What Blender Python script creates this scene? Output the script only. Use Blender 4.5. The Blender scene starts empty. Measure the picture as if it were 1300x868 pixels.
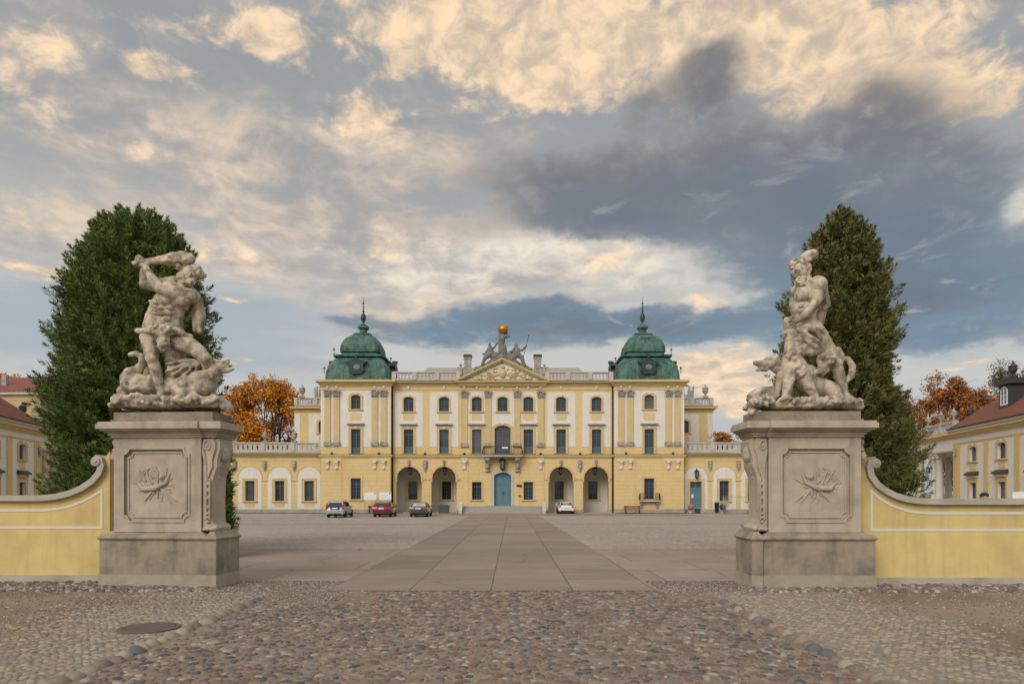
import bpy, bmesh, math, random
import numpy as np
from mathutils import Vector, Matrix
from mathutils.geometry import tessellate_polygon
R = math.radians
random.seed(7)
scene = bpy.context.scene
COL = scene.collection

# ---------------------------------------------------------------- camera
cam_d = bpy.data.cameras.new('camera')
cam = bpy.data.objects.new('camera', cam_d); COL.objects.link(cam)
cam.location = (0, 0, 2.2); cam.rotation_euler = (R(90), 0, 0)
cam_d.sensor_width = 36; cam_d.lens = 36 * 900 / 1300
cam_d.shift_y = (627 - 434) / 1300
cam_d.clip_start = 0.1; cam_d.clip_end = 5000
scene.camera = cam
scene.render.resolution_x = 1024; scene.render.resolution_y = 683
scene.view_settings.view_transform = 'Standard'
try: scene.view_settings.look = 'None'
except Exception: pass
scene.view_settings.gamma = 1
scene.view_settings.exposure = 0.0

# ---------------------------------------------------------------- world: Nishita sky under broken evening cloud
SUN_EL, SUN_AZ = 34, 212          # azimuth clockwise from the view direction: behind the camera, to its left
world = bpy.data.worlds.new('World'); scene.world = world; world.use_nodes = True
wt = world.node_tree; wt.nodes.clear()
def wn(t, **k):
    n = wt.nodes.new(t)
    for a, b in k.items(): setattr(n, a, b)
    return n
def wset(sock, v):
    if isinstance(v, (int, float)): sock.default_value = v
    elif isinstance(v, (tuple, list)): sock.default_value = v
    else: wt.links.new(v, sock)
def wm(op, a, b=0.0, c=0.0, clamp=False):
    n = wn('ShaderNodeMath', operation=op, use_clamp=clamp)
    wset(n.inputs[0], a); wset(n.inputs[1], b)
    if op in ('MULTIPLY_ADD', 'SMOOTH_MIN', 'SMOOTH_MAX'): wset(n.inputs[2], c)
    return n.outputs[0]
def wsmooth(x, lo, hi):
    n = wn('ShaderNodeMapRange', interpolation_type='SMOOTHSTEP')
    wset(n.inputs[0], x); n.inputs[1].default_value = lo; n.inputs[2].default_value = hi
    n.inputs[3].default_value = 0; n.inputs[4].default_value = 1
    return n.outputs[0]
def wmix(f, a, b):
    n = wn('ShaderNodeMix', data_type='RGBA')
    wset(n.inputs[0], f); wset(n.inputs[6], a); wset(n.inputs[7], b)
    return n.outputs[2]
def lin(r, g, b, k=1.0):
    f = lambda c: ((c/255+.055)/1.055)**2.4 if c > 10 else c/255/12.92
    return (f(r)*k, f(g)*k, f(b)*k, 1)
tc = wn('ShaderNodeTexCoord')
sep = wn('ShaderNodeSeparateXYZ'); wt.links.new(tc.outputs['Generated'], sep.inputs[0])
dx, dy, dz = sep.outputs
az = wm('MULTIPLY', wm('ARCTAN2', dx, dy), 180/math.pi)           # degrees, 0 = ahead, + = right
el = wm('MULTIPLY', wm('ARCSINE', dz), 180/math.pi)
# cloud coordinates by direction: azimuth, and elevation stretched so that banks flatten to streaks at the horizon
cu = wm('DIVIDE', az, 11.0); cv = wm('MULTIPLY', wm('LOGARITHM', wm('ADD', wm('MAXIMUM', el, 0.0), 9.0), 2.718), 4.2)
cmb = wn('ShaderNodeCombineXYZ'); wset(cmb.inputs[0], cu); wset(cmb.inputs[1], cv); wset(cmb.inputs[2], 0.0)
def wnoise(scale, detail, rough, off, dist=0.0, sx=1.0, sy=1.0, rot=0.0):
    mp = wn('ShaderNodeMapping'); wt.links.new(cmb.outputs[0], mp.inputs[0])
    mp.inputs['Location'].default_value = off; mp.inputs['Scale'].default_value = (sx, sy, 1); mp.inputs['Rotation'].default_value = (0, 0, R(rot))
    n = wn('ShaderNodeTexNoise'); wt.links.new(mp.outputs[0], n.inputs['Vector'])
    n.inputs['Scale'].default_value = scale; n.inputs['Detail'].default_value = detail
    n.inputs['Roughness'].default_value = rough; n.inputs['Distortion'].default_value = dist
    return wm('MULTIPLY', wm('SUBTRACT', n.outputs['Fac'], .5), 2.6)
def azel(px, py):
    u = (px-650)/900; v = (627-py)/900
    a = math.atan(u); return math.degrees(a), math.degrees(math.atan(v*math.cos(a)))
wobx = wm('MULTIPLY', wnoise(.9, 5, .6, (3, 1, 0)), 3.2)
woby = wm('MULTIPLY', wnoise(.9, 5, .6, (9, 5, 0)), 2.4)
azw = wm('ADD', az, wobx); elw = wm('ADD', el, woby)
def blob(px, py, wx, wy, rot=0.0, amp=1.0):
    """a soft bank of cloud around one direction; wx, wy are its half widths"""
    a0, e0 = azel(px, py); sa = wx/900*57.3*.8; se = wy/900*57.3*.85
    A = wm('SUBTRACT', azw, a0); E = wm('SUBTRACT', elw, e0)
    c, s = math.cos(R(rot)), math.sin(R(rot))
    a = wm('ADD', wm('MULTIPLY', A, c/sa), wm('MULTIPLY', E, s/sa))
    e = wm('ADD', wm('MULTIPLY', A, -s/se), wm('MULTIPLY', E, c/se))
    d2 = wm('ADD', wm('MULTIPLY', a, a), wm('MULTIPLY', e, e))
    return wm('MULTIPLY', wm('POWER', 2.718, wm('MULTIPLY', d2, -1.0)), amp)
def total(lst):
    t = lst[0]
    for x in lst[1:]: t = wm('ADD', t, x)
    return t
n_big = wnoise(.55, 5, .55, (1.3, 4.1, 0), .4, 1, 1.2)
n_mid = wnoise(1.5, 8, .60, (7.7, 2.9, 0), .5, 1, 1.3)
n_fine = wnoise(4.2, 8, .62, (2.2, 8.3, 0), .4, 1, 1.25)
n_str = wnoise(1.3, 8, .60, (5.2, 1.3, 0), .3, .55, 1.9, 6)         # long streaks
def wsum(*pairs): return total([wm('MULTIPLY', a, k) for a, k in pairs])
sky = wn('ShaderNodeTexSky', sky_type='NISHITA'); sky.sun_disc = False
sky.sun_elevation = R(SUN_EL); sky.sun_rotation = R(SUN_AZ); sky.air_density = 1.2; sky.dust_density = 2.5
# clear air between the clouds: the Nishita sky with a grey evening veil
veil = wmix(wsmooth(el, 1, 10), lin(172, 184, 194), lin(206, 205, 200)); veil = wmix(wsmooth(el, 12, 26), veil, lin(158, 161, 162)); veil = wmix(wm('MULTIPLY', wsmooth(wsum((n_mid, .5), (n_str, .5)), -.3, .5), .35), veil, lin(186, 182, 176))
skym = wn('ShaderNodeMix', data_type='RGBA', blend_type='MULTIPLY'); skym.inputs[0].default_value = 1
wt.links.new(sky.outputs[0], skym.inputs[6]); skym.inputs[7].default_value = (.06, .06, .06, 1)
base = wmix(.85, skym.outputs[2], veil)
# thin grey-beige cloud sheet
m1 = wsmooth(total([wsum((n_str, .34), (n_mid, .22), (n_big, .18)), blob(330, 240, 420, 90, -6, .40), blob(90, 330, 260, 70, 0, .34), blob(520, 170, 260, 70, 0, .22), blob(60, 40, 260, 60, 0, .16),
    blob(330, 110, 200, 40, 0, -.2), blob(120, 425, 230, 40, 0, -.35), blob(600, 350, 260, 60, 0, .35)]), .0, .5)
c1 = wmix(wm('MULTIPLY', m1, .85), base, wmix(wsmooth(wsum((n_mid, .6), (n_fine, .4)), -.35, .4), lin(160, 158, 158), lin(230, 208, 184)))
# pale bright backing in the middle distance
mb = wsmooth(total([wsum((n_mid, .35), (n_fine, .18)), blob(640, 335, 330, 55, 0, .75), blob(1300, 258, 60, 36, 30, .6), blob(930, 330, 120, 90, 0, .4), blob(300, 370, 200, 40, 0, .25)]), .25, .9)
c1 = wmix(wm('MULTIPLY', mb, .85), c1, wmix(wsmooth(n_fine, -.4, .5), lin(206, 204, 198), lin(238, 229, 212)))
c1 = wmix(wm('MULTIPLY', wsmooth(total([wsum((n_str, .25), (n_mid, .2)), blob(150, 425, 330, 62, 0, .95), blob(330, 395, 160, 30, 0, .3), blob(1230, 430, 160, 40, 0, .5)]), .15, .8), .7), c1, lin(154, 168, 181))
# warm sun-lit clouds
warm = wsmooth(total([wsum((n_mid, .36), (n_fine, .36)),
    blob(560, 22, 330, 62, 0, .50), blob(900, 60, 360, 78, -3, .82), blob(1200, 110, 230, 62, -14, .62), blob(195, 75, 66, 20, -4, .85), blob(28, 55, 80, 55, 0, .55), blob(230, 20, 230, 22, 0, .40),
    blob(455, 150, 80, 30, 0, .60), blob(510, 85, 70, 30, 0, .45), blob(690, 75, 90, 50, 0, .5), blob(345, 55, 80, 34, -30, .35), blob(250, 235, 300, 36, -10, .22), blob(520, 210, 130, 60, 0, .25),
    blob(760, 335, 110, 30, 0, .5), blob(1300, 262, 40, 24, 30, .35), blob(470, 318, 110, 12, 4, .50), blob(350, 340, 120, 10, 4, .35), blob(270, 325, 60, 20, 0, .4), blob(560, 290, 160, 16, 0, .15),
    blob(890, 468, 120, 36, 0, .90), blob(945, 505, 80, 26, 0, .65), blob(60, 345, 160, 14, 0, .38), blob(60, 300, 140, 22, -8, .42), blob(140, 180, 200, 26, -6, .25), blob(290, 448, 50, 9, 0, .75), blob(300, 390, 40, 8, 0, .6), blob(45, 372, 30, 7, 0, .6), blob(20, 348, 60, 10, 0, .5), blob(560, 385, 120, 7, 0, .4), blob(1210, 465, 90, 7, 0, .55), blob(900, 375, 50, 22, 0, .5), blob(1170, 420, 90, 14, 0, .35), blob(50, 360, 70, 12, 0, .25)]), .34, .74)
warmcol = wmix(wsmooth(wm('ADD', el, wm('MULTIPLY', az, .18)), 8, 34), lin(252, 222, 190), lin(252, 222, 184))
c2 = wmix(wm('MULTIPLY', warm, .95), c1, wmix(wsmooth(wsum((n_fine, .7), (n_mid, .3)), -.3, .35), lin(196, 180, 162), warmcol))
# the heavy dark bank to the right and the low blue-grey streaks
dk = total([wsum((n_mid, .38), (n_fine, .22), (n_big, .08)),
    blob(770, 240, 250, 62, -3, .86), blob(905, 100, 66, 48, 0, .95), blob(800, 130, 70, 36, 0, .55), blob(1060, 190, 260, 70, 0, .66), blob(1130, 110, 60, 40, 0, .4), blob(1190, 290, 260, 90, 0, .92), blob(760, 285, 110, 34, 0, .5), blob(1000, 300, 180, 60, 0, .5),
    blob(660, 414, 280, 30, 0, 1.15), blob(450, 402, 70, 12, 0, .4), blob(860, 410, 150, 34, 0, .6), blob(1240, 385, 160, 50, 0, .66), blob(450, 258, 170, 22, -5, .40), blob(20, 215, 90, 20, -6, .45), blob(1100, 380, 150, 50, 0, .55), blob(1000, 440, 120, 30, 0, .4), blob(1230, 430, 120, 16, 0, .35), blob(300, 268, 200, 18, -4, .3), blob(600, 440, 180, 16, 0, .25),
    blob(1300, 262, 50, 28, 30, -.75), blob(895, 472, 90, 26, 0, -.9), blob(740, 335, 120, 26, 0, -.7), blob(930, 255, 50, 16, 0, -.15), blob(1110, 245, 40, 30, 0, -.25), blob(890, 375, 45, 18, 0, -.5)])
dark = wm('MULTIPLY', wsmooth(dk, .34, .86), wm('SUBTRACT', 1.0, wm('MULTIPLY', wsmooth(wnoise(2.3, 8, .62, (4.4, 6.1, 0), .6, 1, 1.4), .12, .62), .55)))
darkcol = wmix(wsmooth(el, 11, 27), lin(108, 132, 152), lin(116, 117, 121)); darkcol = wmix(wsmooth(wsum((n_mid, .7), (n_fine, .5)), -.1, .75), darkcol, lin(158, 158, 160))
darkcol = wmix(wsmooth(dk, .8, 1.5), darkcol, lin(98, 112, 128))
c3 = wmix(wm('MULTIPLY', dark, .92), c2, darkcol)
# unseen sky overhead and behind, brightened past the visible clouds to light the fronts
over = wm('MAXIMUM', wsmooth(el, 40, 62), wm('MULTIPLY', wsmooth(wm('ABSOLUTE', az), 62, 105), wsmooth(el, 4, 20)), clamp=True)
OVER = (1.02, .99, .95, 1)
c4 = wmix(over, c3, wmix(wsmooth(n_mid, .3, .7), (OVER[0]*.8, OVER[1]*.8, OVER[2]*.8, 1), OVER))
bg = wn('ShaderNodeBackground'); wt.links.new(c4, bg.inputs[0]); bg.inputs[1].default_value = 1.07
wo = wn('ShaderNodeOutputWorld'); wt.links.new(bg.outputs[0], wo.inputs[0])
sun_d = bpy.data.lights.new('sun', 'SUN'); sun_d.energy = 2.0; sun_d.angle = R(34); sun_d.color = (1, .93, .82)
sun = bpy.data.objects.new('sun', sun_d); COL.objects.link(sun)
sun.rotation_euler = (R(90-SUN_EL), 0, R(180-SUN_AZ)); sun.location = (0, 0, 60)

# ---------------------------------------------------------------- materials
MATS = {}
def mat(name, col, rough=.8, var=.12, vscale=3.0, col2=None, c2scale=.8, c2lo=.45, c2hi=.7, bump=0.0, bscale=20.0, metal=0.0, spec=.3, streak=None, groove=None, island=None, coat=0.0, vert=False):
    m = bpy.data.materials.new(name); m.use_nodes = True; nt = m.node_tree; nd = nt.nodes; lk = nt.links
    b = nd['Principled BSDF']; b.inputs['Roughness'].default_value = rough; b.inputs['Metallic'].default_value = metal
    b.inputs['Specular IOR Level'].default_value = spec
    if coat: b.inputs['Coat Weight'].default_value = coat
    t = nd.new('ShaderNodeTexCoord'); src = t.outputs['Object']
    def noise(s, det=5, ro=.6, vec=None):
        n = nd.new('ShaderNodeTexNoise'); lk.new(vec or src, n.inputs['Vector']); n.inputs['Scale'].default_value = s
        n.inputs['Detail'].default_value = det; n.inputs['Roughness'].default_value = ro; return n.outputs['Fac']
    def mr(x, a, b2, c, d):
        n = nd.new('ShaderNodeMapRange'); lk.new(x, n.inputs[0]); n.inputs[1].default_value = a; n.inputs[2].default_value = b2
        n.inputs[3].default_value = c; n.inputs[4].default_value = d; return n.outputs[0]
    def mix(f, a, b2, bt='MIX'):
        n = nd.new('ShaderNodeMix'); n.data_type = 'RGBA'; n.blend_type = bt
        for s, v in ((n.inputs[0], f), (n.inputs[6], a), (n.inputs[7], b2)):
            if isinstance(v, (int, float, tuple)): s.default_value = v
            else: lk.new(v, s)
        return n.outputs[2]
    def mth(op, a, b2=0.0):
        n = nd.new('ShaderNodeMath'); n.operation = op
        for s, v in ((n.inputs[0], a), (n.inputs[1], b2)):
            if isinstance(v, (int, float)): s.default_value = v
            else: lk.new(v, s)
        return n.outputs[0]
    c = (*col, 1)
    if island:                                   # colour chosen per stone / leaf
        g = nd.new('ShaderNodeNewGeometry'); r = nd.new('ShaderNodeValToRGB'); r.color_ramp.interpolation = 'CONSTANT' if len(island) > 2 else 'LINEAR'
        lk.new(g.outputs['Random Per Island'], r.inputs[0])
        el_ = r.color_ramp.elements; n_ = len(island)
        while len(el_) < n_: el_.new(.5)
        for i, cc in enumerate(island):
            el_[i].position = i/n_ if n_ > 2 else float(i); el_[i].color = (*cc, 1)
        c = r.outputs[0]
    if col2: c = mix(mr(noise(c2scale, 6, .62), c2lo, c2hi, 0, 1), c, (*col2, 1))
    if streak:                                   # rain streaks and grime running down: (colour, amount)
        mp = nd.new('ShaderNodeMapping'); lk.new(src, mp.inputs[0]); mp.inputs['Scale'].default_value = (2.2, 2.2, .22)
        c = mix(mr(noise(1.7, 6, .65, mp.outputs[0]), .5, .78, 0, streak[1]), c, (*streak[0], 1))
    if var:
        f = mr(noise(vscale, 6, .65), .25, .75, 1-var, 1+var)
        cb = nd.new('ShaderNodeCombineXYZ'); [lk.new(f, cb.inputs[i]) for i in range(3)]
        c = mix(1.0, c, cb.outputs[0], 'MULTIPLY')
    hsrc = noise(bscale, 4) if bump else None
    if groove:                                   # horizontal channelled joints: (period, offset)
        sp = nd.new('ShaderNodeSeparateXYZ'); lk.new(src, sp.inputs[0])
        fr = mth('FRACT', mth('DIVIDE', mth('ADD', sp.outputs[2], groove[1]), groove[0]))
        d = mth('ABSOLUTE', mth('SUBTRACT', fr, .5)); g_ = mr(d, 0, .07, 1, 0)
        g_ = mth('MULTIPLY', g_, 1.0); c = mix(mth('MULTIPLY', mth('MAXIMUM', g_, 0), .30), c, (col[0]*.45, col[1]*.42, col[2]*.4, 1))
        inv = mth('MULTIPLY', g_, -3.0); hsrc = mth('ADD', inv, hsrc) if hsrc else inv
        bump = max(bump, .3)
    if isinstance(c, tuple): b.inputs['Base Color'].default_value = c
    else: lk.new(c, b.inputs['Base Color'])
    if bump:
        bn = nd.new('ShaderNodeBump'); lk.new(hsrc, bn.inputs['Height']); bn.inputs['Strength'].default_value = bump; bn.inputs['Distance'].default_value = .02
        lk.new(bn.outputs[0], b.inputs['Normal'])
    MATS[name] = m; return m
Y_ = (.64, .49, .245); WH = (.66, .63, .58)
mat('stucco_yellow', Y_, .85, .07, 2.5, col2=(.60, .44, .20), c2scale=.35, streak=((.42, .33, .2), .25), bump=.15, bscale=30)
mat('stucco_yellow_courses', Y_, .85, .07, 2.5, col2=(.60, .45, .21), c2scale=.3, streak=((.42, .33, .2), .28), bump=.3, bscale=30, groove=(.43, 0))
mat('trim_yellow', (.57, .43, .21), .8, .08, 2.5, streak=((.32, .26, .17), .45))
mat('stucco_white', WH, .85, .07, 2.0, streak=((.44, .41, .36), .5), bump=.1, bscale=30)
mat('stucco_cream', (.60, .56, .49), .85, .05, 2.0, streak=((.45, .42, .38), .3))
mat('stone_pale', (.47, .44, .40), .85, .12, 3.0, col2=(.36, .34, .31), c2scale=1.5, c2lo=.5, c2hi=.8, bump=.2)
mat('stone_grey', (.36, .33, .30), .85, .18, 4.0, col2=(.18, .17, .16), c2scale=2.5, bump=.3)
mat('plinth_stone', (.38, .34, .29), .9, .15, 3.0, col2=(.25, .23, .2), c2scale=1.2, bump=.2)
mat('copper', (.07, .155, .125), .55, .3, 1.8, col2=(.018, .035, .03), c2scale=1.1, c2lo=.42, c2hi=.68, streak=((.12, .25, .19), .5), bump=.2, bscale=8)
mat('copper_dark', (.03, .05, .042), .5, .3, 3)
mat('lead_roof', (.30, .27, .22), .6, .15, 1.5)
mat('iron', (.018, .018, .02), .5, 0)
mat('window_paint', (.075, .11, .145), .5, .08, 5)
mat('door_paint', (.10, .19, .25), .55, .1, 3)
mat('glass', (.014, .019, .026), .05, .5, 1.3, spec=.7, bump=.12, bscale=1.1)
mat('gold', (.45, .235, .04), .38, .1, 3, metal=.75, spec=.5)
mat('tile_red', (.19, .065, .042), .8, .25, 6, col2=(.12, .055, .042), c2scale=2, bump=.3, bscale=14)
mat('seam_red', (.27, .10, .085), .6, .15, 1.2, col2=(.26, .10, .09), c2scale=.6)
mat('tan_wall', (.50, .36, .21), .85, .08, 1.5, streak=((.35, .26, .17), .35))
mat('dark_slate', (.04, .04, .042), .5, .15, 3)
mat('statue_stone', (.53, .45, .345), .88, .22, 7, col2=(.22, .185, .145), c2scale=4.0, c2lo=.44, c2hi=.62, streak=((.10, .09, .075), .8), bump=.6, bscale=34)
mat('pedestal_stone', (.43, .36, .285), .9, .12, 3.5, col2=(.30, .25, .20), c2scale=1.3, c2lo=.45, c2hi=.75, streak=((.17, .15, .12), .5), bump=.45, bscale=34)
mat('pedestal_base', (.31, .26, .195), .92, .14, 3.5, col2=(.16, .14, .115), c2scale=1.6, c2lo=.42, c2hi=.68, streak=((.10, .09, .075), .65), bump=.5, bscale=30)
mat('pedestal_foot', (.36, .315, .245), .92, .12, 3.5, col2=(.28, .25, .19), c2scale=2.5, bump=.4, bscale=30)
mat('wall_cope', (.42, .38, .32), .9, .12, 4, col2=(.26, .24, .2), c2scale=2, bump=.3)
mat('gate_wall_yellow', (.61, .475, .20), .88, .11, 1.6, col2=(.52, .40, .17), c2scale=.7, streak=((.30, .235, .13), .5), bump=.25, bscale=40)
mat('white_line', (.62, .59, .53), .85, .06, 4)
mat('thuja_leaf', (.03, .06, .02), .7, .3, 1.6, col2=(.19, .22, .06), c2scale=1.5, c2lo=.5, c2hi=.72, spec=.2, island=[(.07, .12, .03), (.11, .165, .04), (.08, .135, .034), (.15, .20, .05), (.095, .145, .038), (.17, .19, .055)])
mat('thuja_leaf_olive', (.03, .06, .02), .7, .3, 1.6, col2=(.21, .20, .06), c2scale=1.5, c2lo=.48, c2hi=.7, spec=.2, island=[(.06, .082, .024), (.115, .13, .036), (.075, .095, .028), (.16, .16, .05), (.09, .11, .032), (.18, .135, .05)])
mat('autumn_orange', (.4, .15, .03), .8, 0, spec=.2, island=[(.66, .27, .025), (.50, .18, .02), (.76, .36, .04), (.40, .14, .02), (.58, .22, .025), (.28, .12, .025)])
mat('autumn_rust', (.3, .12, .04), .8, 0, spec=.2, island=[(.42, .16, .045), (.32, .11, .04), (.50, .21, .055), (.24, .09, .04), (.36, .16, .05), (.20, .11, .045)])
mat('leaf_sparse', (.15, .13, .07), .8, 0, spec=.2, island=[(.13, .12, .05), (.20, .13, .06), (.09, .08, .045)])
mat('bark', (.07, .05, .038), .9, .25, 5, bump=.4)
mat('grass', (.06, .10, .03), .9, .25, 4, bump=.3)
mat('rubber', (.015, .015, .016), .8, 0)
mat('rim', (.35, .36, .38), .35, 0, metal=.7)
mat('paint_silver', (.36, .38, .40), .32, 0, metal=.35, coat=.7)
mat('paint_red', (.16, .008, .016), .28, 0, coat=.9)
mat('paint_grey', (.065, .075, .095), .28, 0, metal=.3, coat=.9)
mat('paint_white', (.68, .69, .70), .28, 0, coat=.9)
mat('car_glass', (.012, .018, .02), .05, 0, spec=.7)
mat('tail_red', (.42, .012, .02), .2, 0, coat=.6)
mat('plate_white', (.72, .72, .70), .5, 0)
mat('plastic_black', (.02, .02, .022), .55, 0)
mat('sign_white', (.72, .73, .75), .6, 0)
mat('ink', (.03, .03, .05), .7, 0)
mat('ink_blue', (.02, .05, .35), .6, 0)
mat('ink_pale', (.42, .46, .58), .7, 0)
mat('bench_red', (.20, .075, .055), .7, .15, 6)
mat('container_green', (.075, .085, .085), .6, .15, 3)
mat('steel', (.30, .31, .32), .4, .1, 5, metal=.6)
mat('concrete', (.33, .31, .28), .9, .12, 5, bump=.3)
mat('skin', (.45, .28, .2), .6, 0)
mat('cloth_dark', (.02, .022, .03), .9, .1, 10)
mat('wood_box', (.30, .17, .10), .8, .15, 6)

# ---------------------------------------------------------------- mesh helpers
class MB:
    def __init__(s): s.v = []; s.f = []; s.smooth = []
    def add(s, vs, fs, smooth=False):
        o = len(s.v); s.v += [tuple(p) for p in vs]; s.f += [tuple(i+o for i in f) for f in fs]; s.smooth += [smooth]*len(fs); return s
    def box(s, x0, x1, y0, y1, z0, z1):
        if x0 > x1: x0, x1 = x1, x0
        return s.add([(x0,y0,z0),(x1,y0,z0),(x1,y1,z0),(x0,y1,z0),(x0,y0,z1),(x1,y0,z1),(x1,y1,z1),(x0,y1,z1)],
              [(0,3,2,1),(4,5,6,7),(0,1,5,4),(1,2,6,5),(2,3,7,6),(3,0,4,7)])
    def plate(s, outer, holes, y0, y1, back=True):
        """extruded plate in the xz plane, front at y0, back at y1, with holes"""
        loops = [list(outer)] + [list(h) for h in holes]
        flat = [p for l in loops for p in l]
        tris = tessellate_polygon([[Vector((p[0], p[1], 0)) for p in l] for l in loops])
        n = len(flat); o = len(s.v)
        s.v += [(p[0], y0, p[1]) for p in flat] + [(p[0], y1, p[1]) for p in flat]
        for t in tris:
            a, b, c = (flat[i] for i in t)
            cr = (b[0]-a[0])*(c[1]-a[1])-(b[1]-a[1])*(c[0]-a[0])
            if abs(cr) < 1e-10: continue
            t = t if cr > 0 else (t[0], t[2], t[1])
            s.f.append(tuple(i+o for i in t)); s.smooth.append(False)
            if back: s.f.append((t[0]+o+n, t[2]+o+n, t[1]+o+n)); s.smooth.append(False)
        k = 0
        for li, l in enumerate(loops):
            m = len(l); ar = sum(l[i][0]*l[(i+1)%m][1]-l[(i+1)%m][0]*l[i][1] for i in range(m))
            ccw = ar > 0
            for i in range(m):
                a = k+i; b = k+(i+1)%m
                q = (a+o, b+o, b+o+n, a+o+n)
                if ccw == (li == 0): q = (q[0], q[3], q[2], q[1])
                s.f.append(q); s.smooth.append(False)
            k += m
        return s
    def lathe(s, prof, c, seg=16, sx=1, sy=1, smooth=True, rot=0.0):
        vs = []; fs = []
        for r, z in prof:
            for i in range(seg):
                a = 2*math.pi*i/seg + rot; vs.append((c[0]+r*sx*math.cos(a), c[1]+r*sy*math.sin(a), c[2]+z))
        for j in range(len(prof)-1):
            for i in range(seg):
                a = j*seg+i; b = j*seg+(i+1)%seg; fs.append((a, b, b+seg, a+seg))
        fs.append(tuple(range(seg-1, -1, -1))); fs.append(tuple(range((len(prof)-1)*seg, len(prof)*seg)))
        return s.add(vs, fs, smooth)
    def tube(s, p0, p1, r0, r1=None, seg=8, caps=False):
        """tapered tube; caps=True gives rounded ends (a capsule)"""
        if r1 is None: r1 = r0
        p0 = Vector(p0); p1 = Vector(p1); d = p1-p0
        if d.length < 1e-6: d = Vector((0, 0, 1e-4))
        q = d.normalized().to_track_quat('Z', 'Y'); L = d.length
        if caps: prof = [(r0*math.sin(a), -r0*math.cos(a)) for a in (.15, .6, 1.1)] + [(r0, 0), (r1, L)] + [(r1*math.sin(a), L+r1*math.cos(a)) for a in (1.1, .6, .15)]
        else: prof = [(r0, 0), (r1, L)]
        m = MB().lathe(prof, (0, 0, 0), seg)
        return s.add([p0 + q @ Vector(v) for v in m.v], m.f, True)
    def path(s, pts, seg=8, caps=True):
        for a, b in zip(pts, pts[1:]): s.tube(a[:3], b[:3], a[3], b[3], seg, caps)
        return s
    def ball(s, c, r, sx=1, sy=1, sz=1, seg=12, rings=7, rot=None):
        vs = []; fs = []
        for j in range(rings+1):
            t = math.pi*j/rings; t = min(max(t, .02), math.pi-.02)
            for i in range(seg):
                a = 2*math.pi*i/seg; v = Vector((r*sx*math.sin(t)*math.cos(a), r*sy*math.sin(t)*math.sin(a), -r*sz*math.cos(t)))
                if rot is not None: v = rot @ v
                vs.append((c[0]+v[0], c[1]+v[1], c[2]+v[2]))
        for j in range(rings):
            for i in range(seg):
                a = j*seg+i; b = j*seg+(i+1)%seg; fs.append((a, b, b+seg, a+seg))
        fs.append(tuple(range(seg-1, -1, -1))); fs.append(tuple(range(rings*seg, (rings+1)*seg)))
        return s.add(vs, fs, True)
    def sq(s, prof, c, hx=1.0, hy=1.0, cham=.0, smooth=False):
        """square-plan lathe: prof is (half width, z)"""
        vs = []; fs = []; n = 8 if cham else 4
        for r, z in prof:
            k = r*cham
            ring = [(-r+k,-r),(r-k,-r),(r,-r+k),(r,r-k),(r-k,r),(-r+k,r),(-r,r-k),(-r,-r+k)] if cham else [(-r,-r),(r,-r),(r,r),(-r,r)]
            vs += [(c[0]+x*hx, c[1]+y*hy, c[2]+z) for x, y in ring]
        for j in range(len(prof)-1):
            for i in range(n):
                a = j*n+i; b = j*n+(i+1)%n; fs.append((a, b, b+n, a+n))
        fs.append(tuple(range(n-1, -1, -1))); fs.append(tuple(range((len(prof)-1)*n, len(prof)*n)))
        return s.add(vs, fs, smooth)
    def ring(s, pts, w, y0, y1, closed=True):
        """flat band of width w following points in the xz plane"""
        n = len(pts); P = [Vector((p[0], p[1])) for p in pts]; inn = []; out = []
        for i in range(n):
            a = P[i-1] if (closed or i > 0) else P[i]-(P[1]-P[0]); b = P[i]; c = P[(i+1)%n] if (closed or i < n-1) else P[i]+(P[i]-P[i-1])
            d1 = (b-a).normalized(); d2 = (c-b).normalized(); nn = Vector((-(d1+d2).y, (d1+d2).x))
            nn = nn.normalized() if nn.length > 1e-6 else Vector((-d1.y, d1.x)); k = max(.4, nn.dot(Vector((-d1.y, d1.x))))
            out.append(b+nn*w/2/k); inn.append(b-nn*w/2/k)
        for i in range(n if closed else n-1):
            j = (i+1)%n
            q = [inn[i], inn[j], out[j], out[i]]
            s.add([(p.x, y0, p.y) for p in q]+[(p.x, y1, p.y) for p in q], [(0,1,2,3),(7,6,5,4),(0,4,5,1),(1,5,6,2),(2,6,7,3),(3,7,4,0)])
        return s
    def build(s, name, m, parent=None, fix=True):
        me = bpy.data.meshes.new(name); me.from_pydata(s.v, [], s.f)
        me.polygons.foreach_set('use_smooth', s.smooth)
        if fix:
            bm = bmesh.new(); bm.from_mesh(me); bmesh.ops.recalc_face_normals(bm, faces=bm.faces); bm.to_mesh(me); bm.free()
        me.materials.append(MATS[m] if isinstance(m, str) else m); me.update()
        o = bpy.data.objects.new(name, me); COL.objects.link(o)
        if parent is not None: o.parent = parent
        return o
def tag(o, label=None, cat=None, group=None, kind=None):
    if label: o['label'] = label
    if cat: o['category'] = cat
    if group: o['group'] = group
    if kind: o['kind'] = kind
    return o
def empty(name, loc, rz=0.0, label=None, cat=None, group=None):
    o = bpy.data.objects.new(name, None); COL.objects.link(o); o.location = loc; o.rotation_euler = (0, 0, rz); o.empty_display_size = .3
    return tag(o, label, cat, group)
def copy_tree(o, parent=None):
    c = o.copy(); COL.objects.link(c); c.parent = parent
    for ch in list(o.children): copy_tree(ch, c)
    return c
def rect(x0, x1, z0, z1): return [(x0, z0), (x1, z0), (x1, z1), (x0, z1)]
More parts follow.
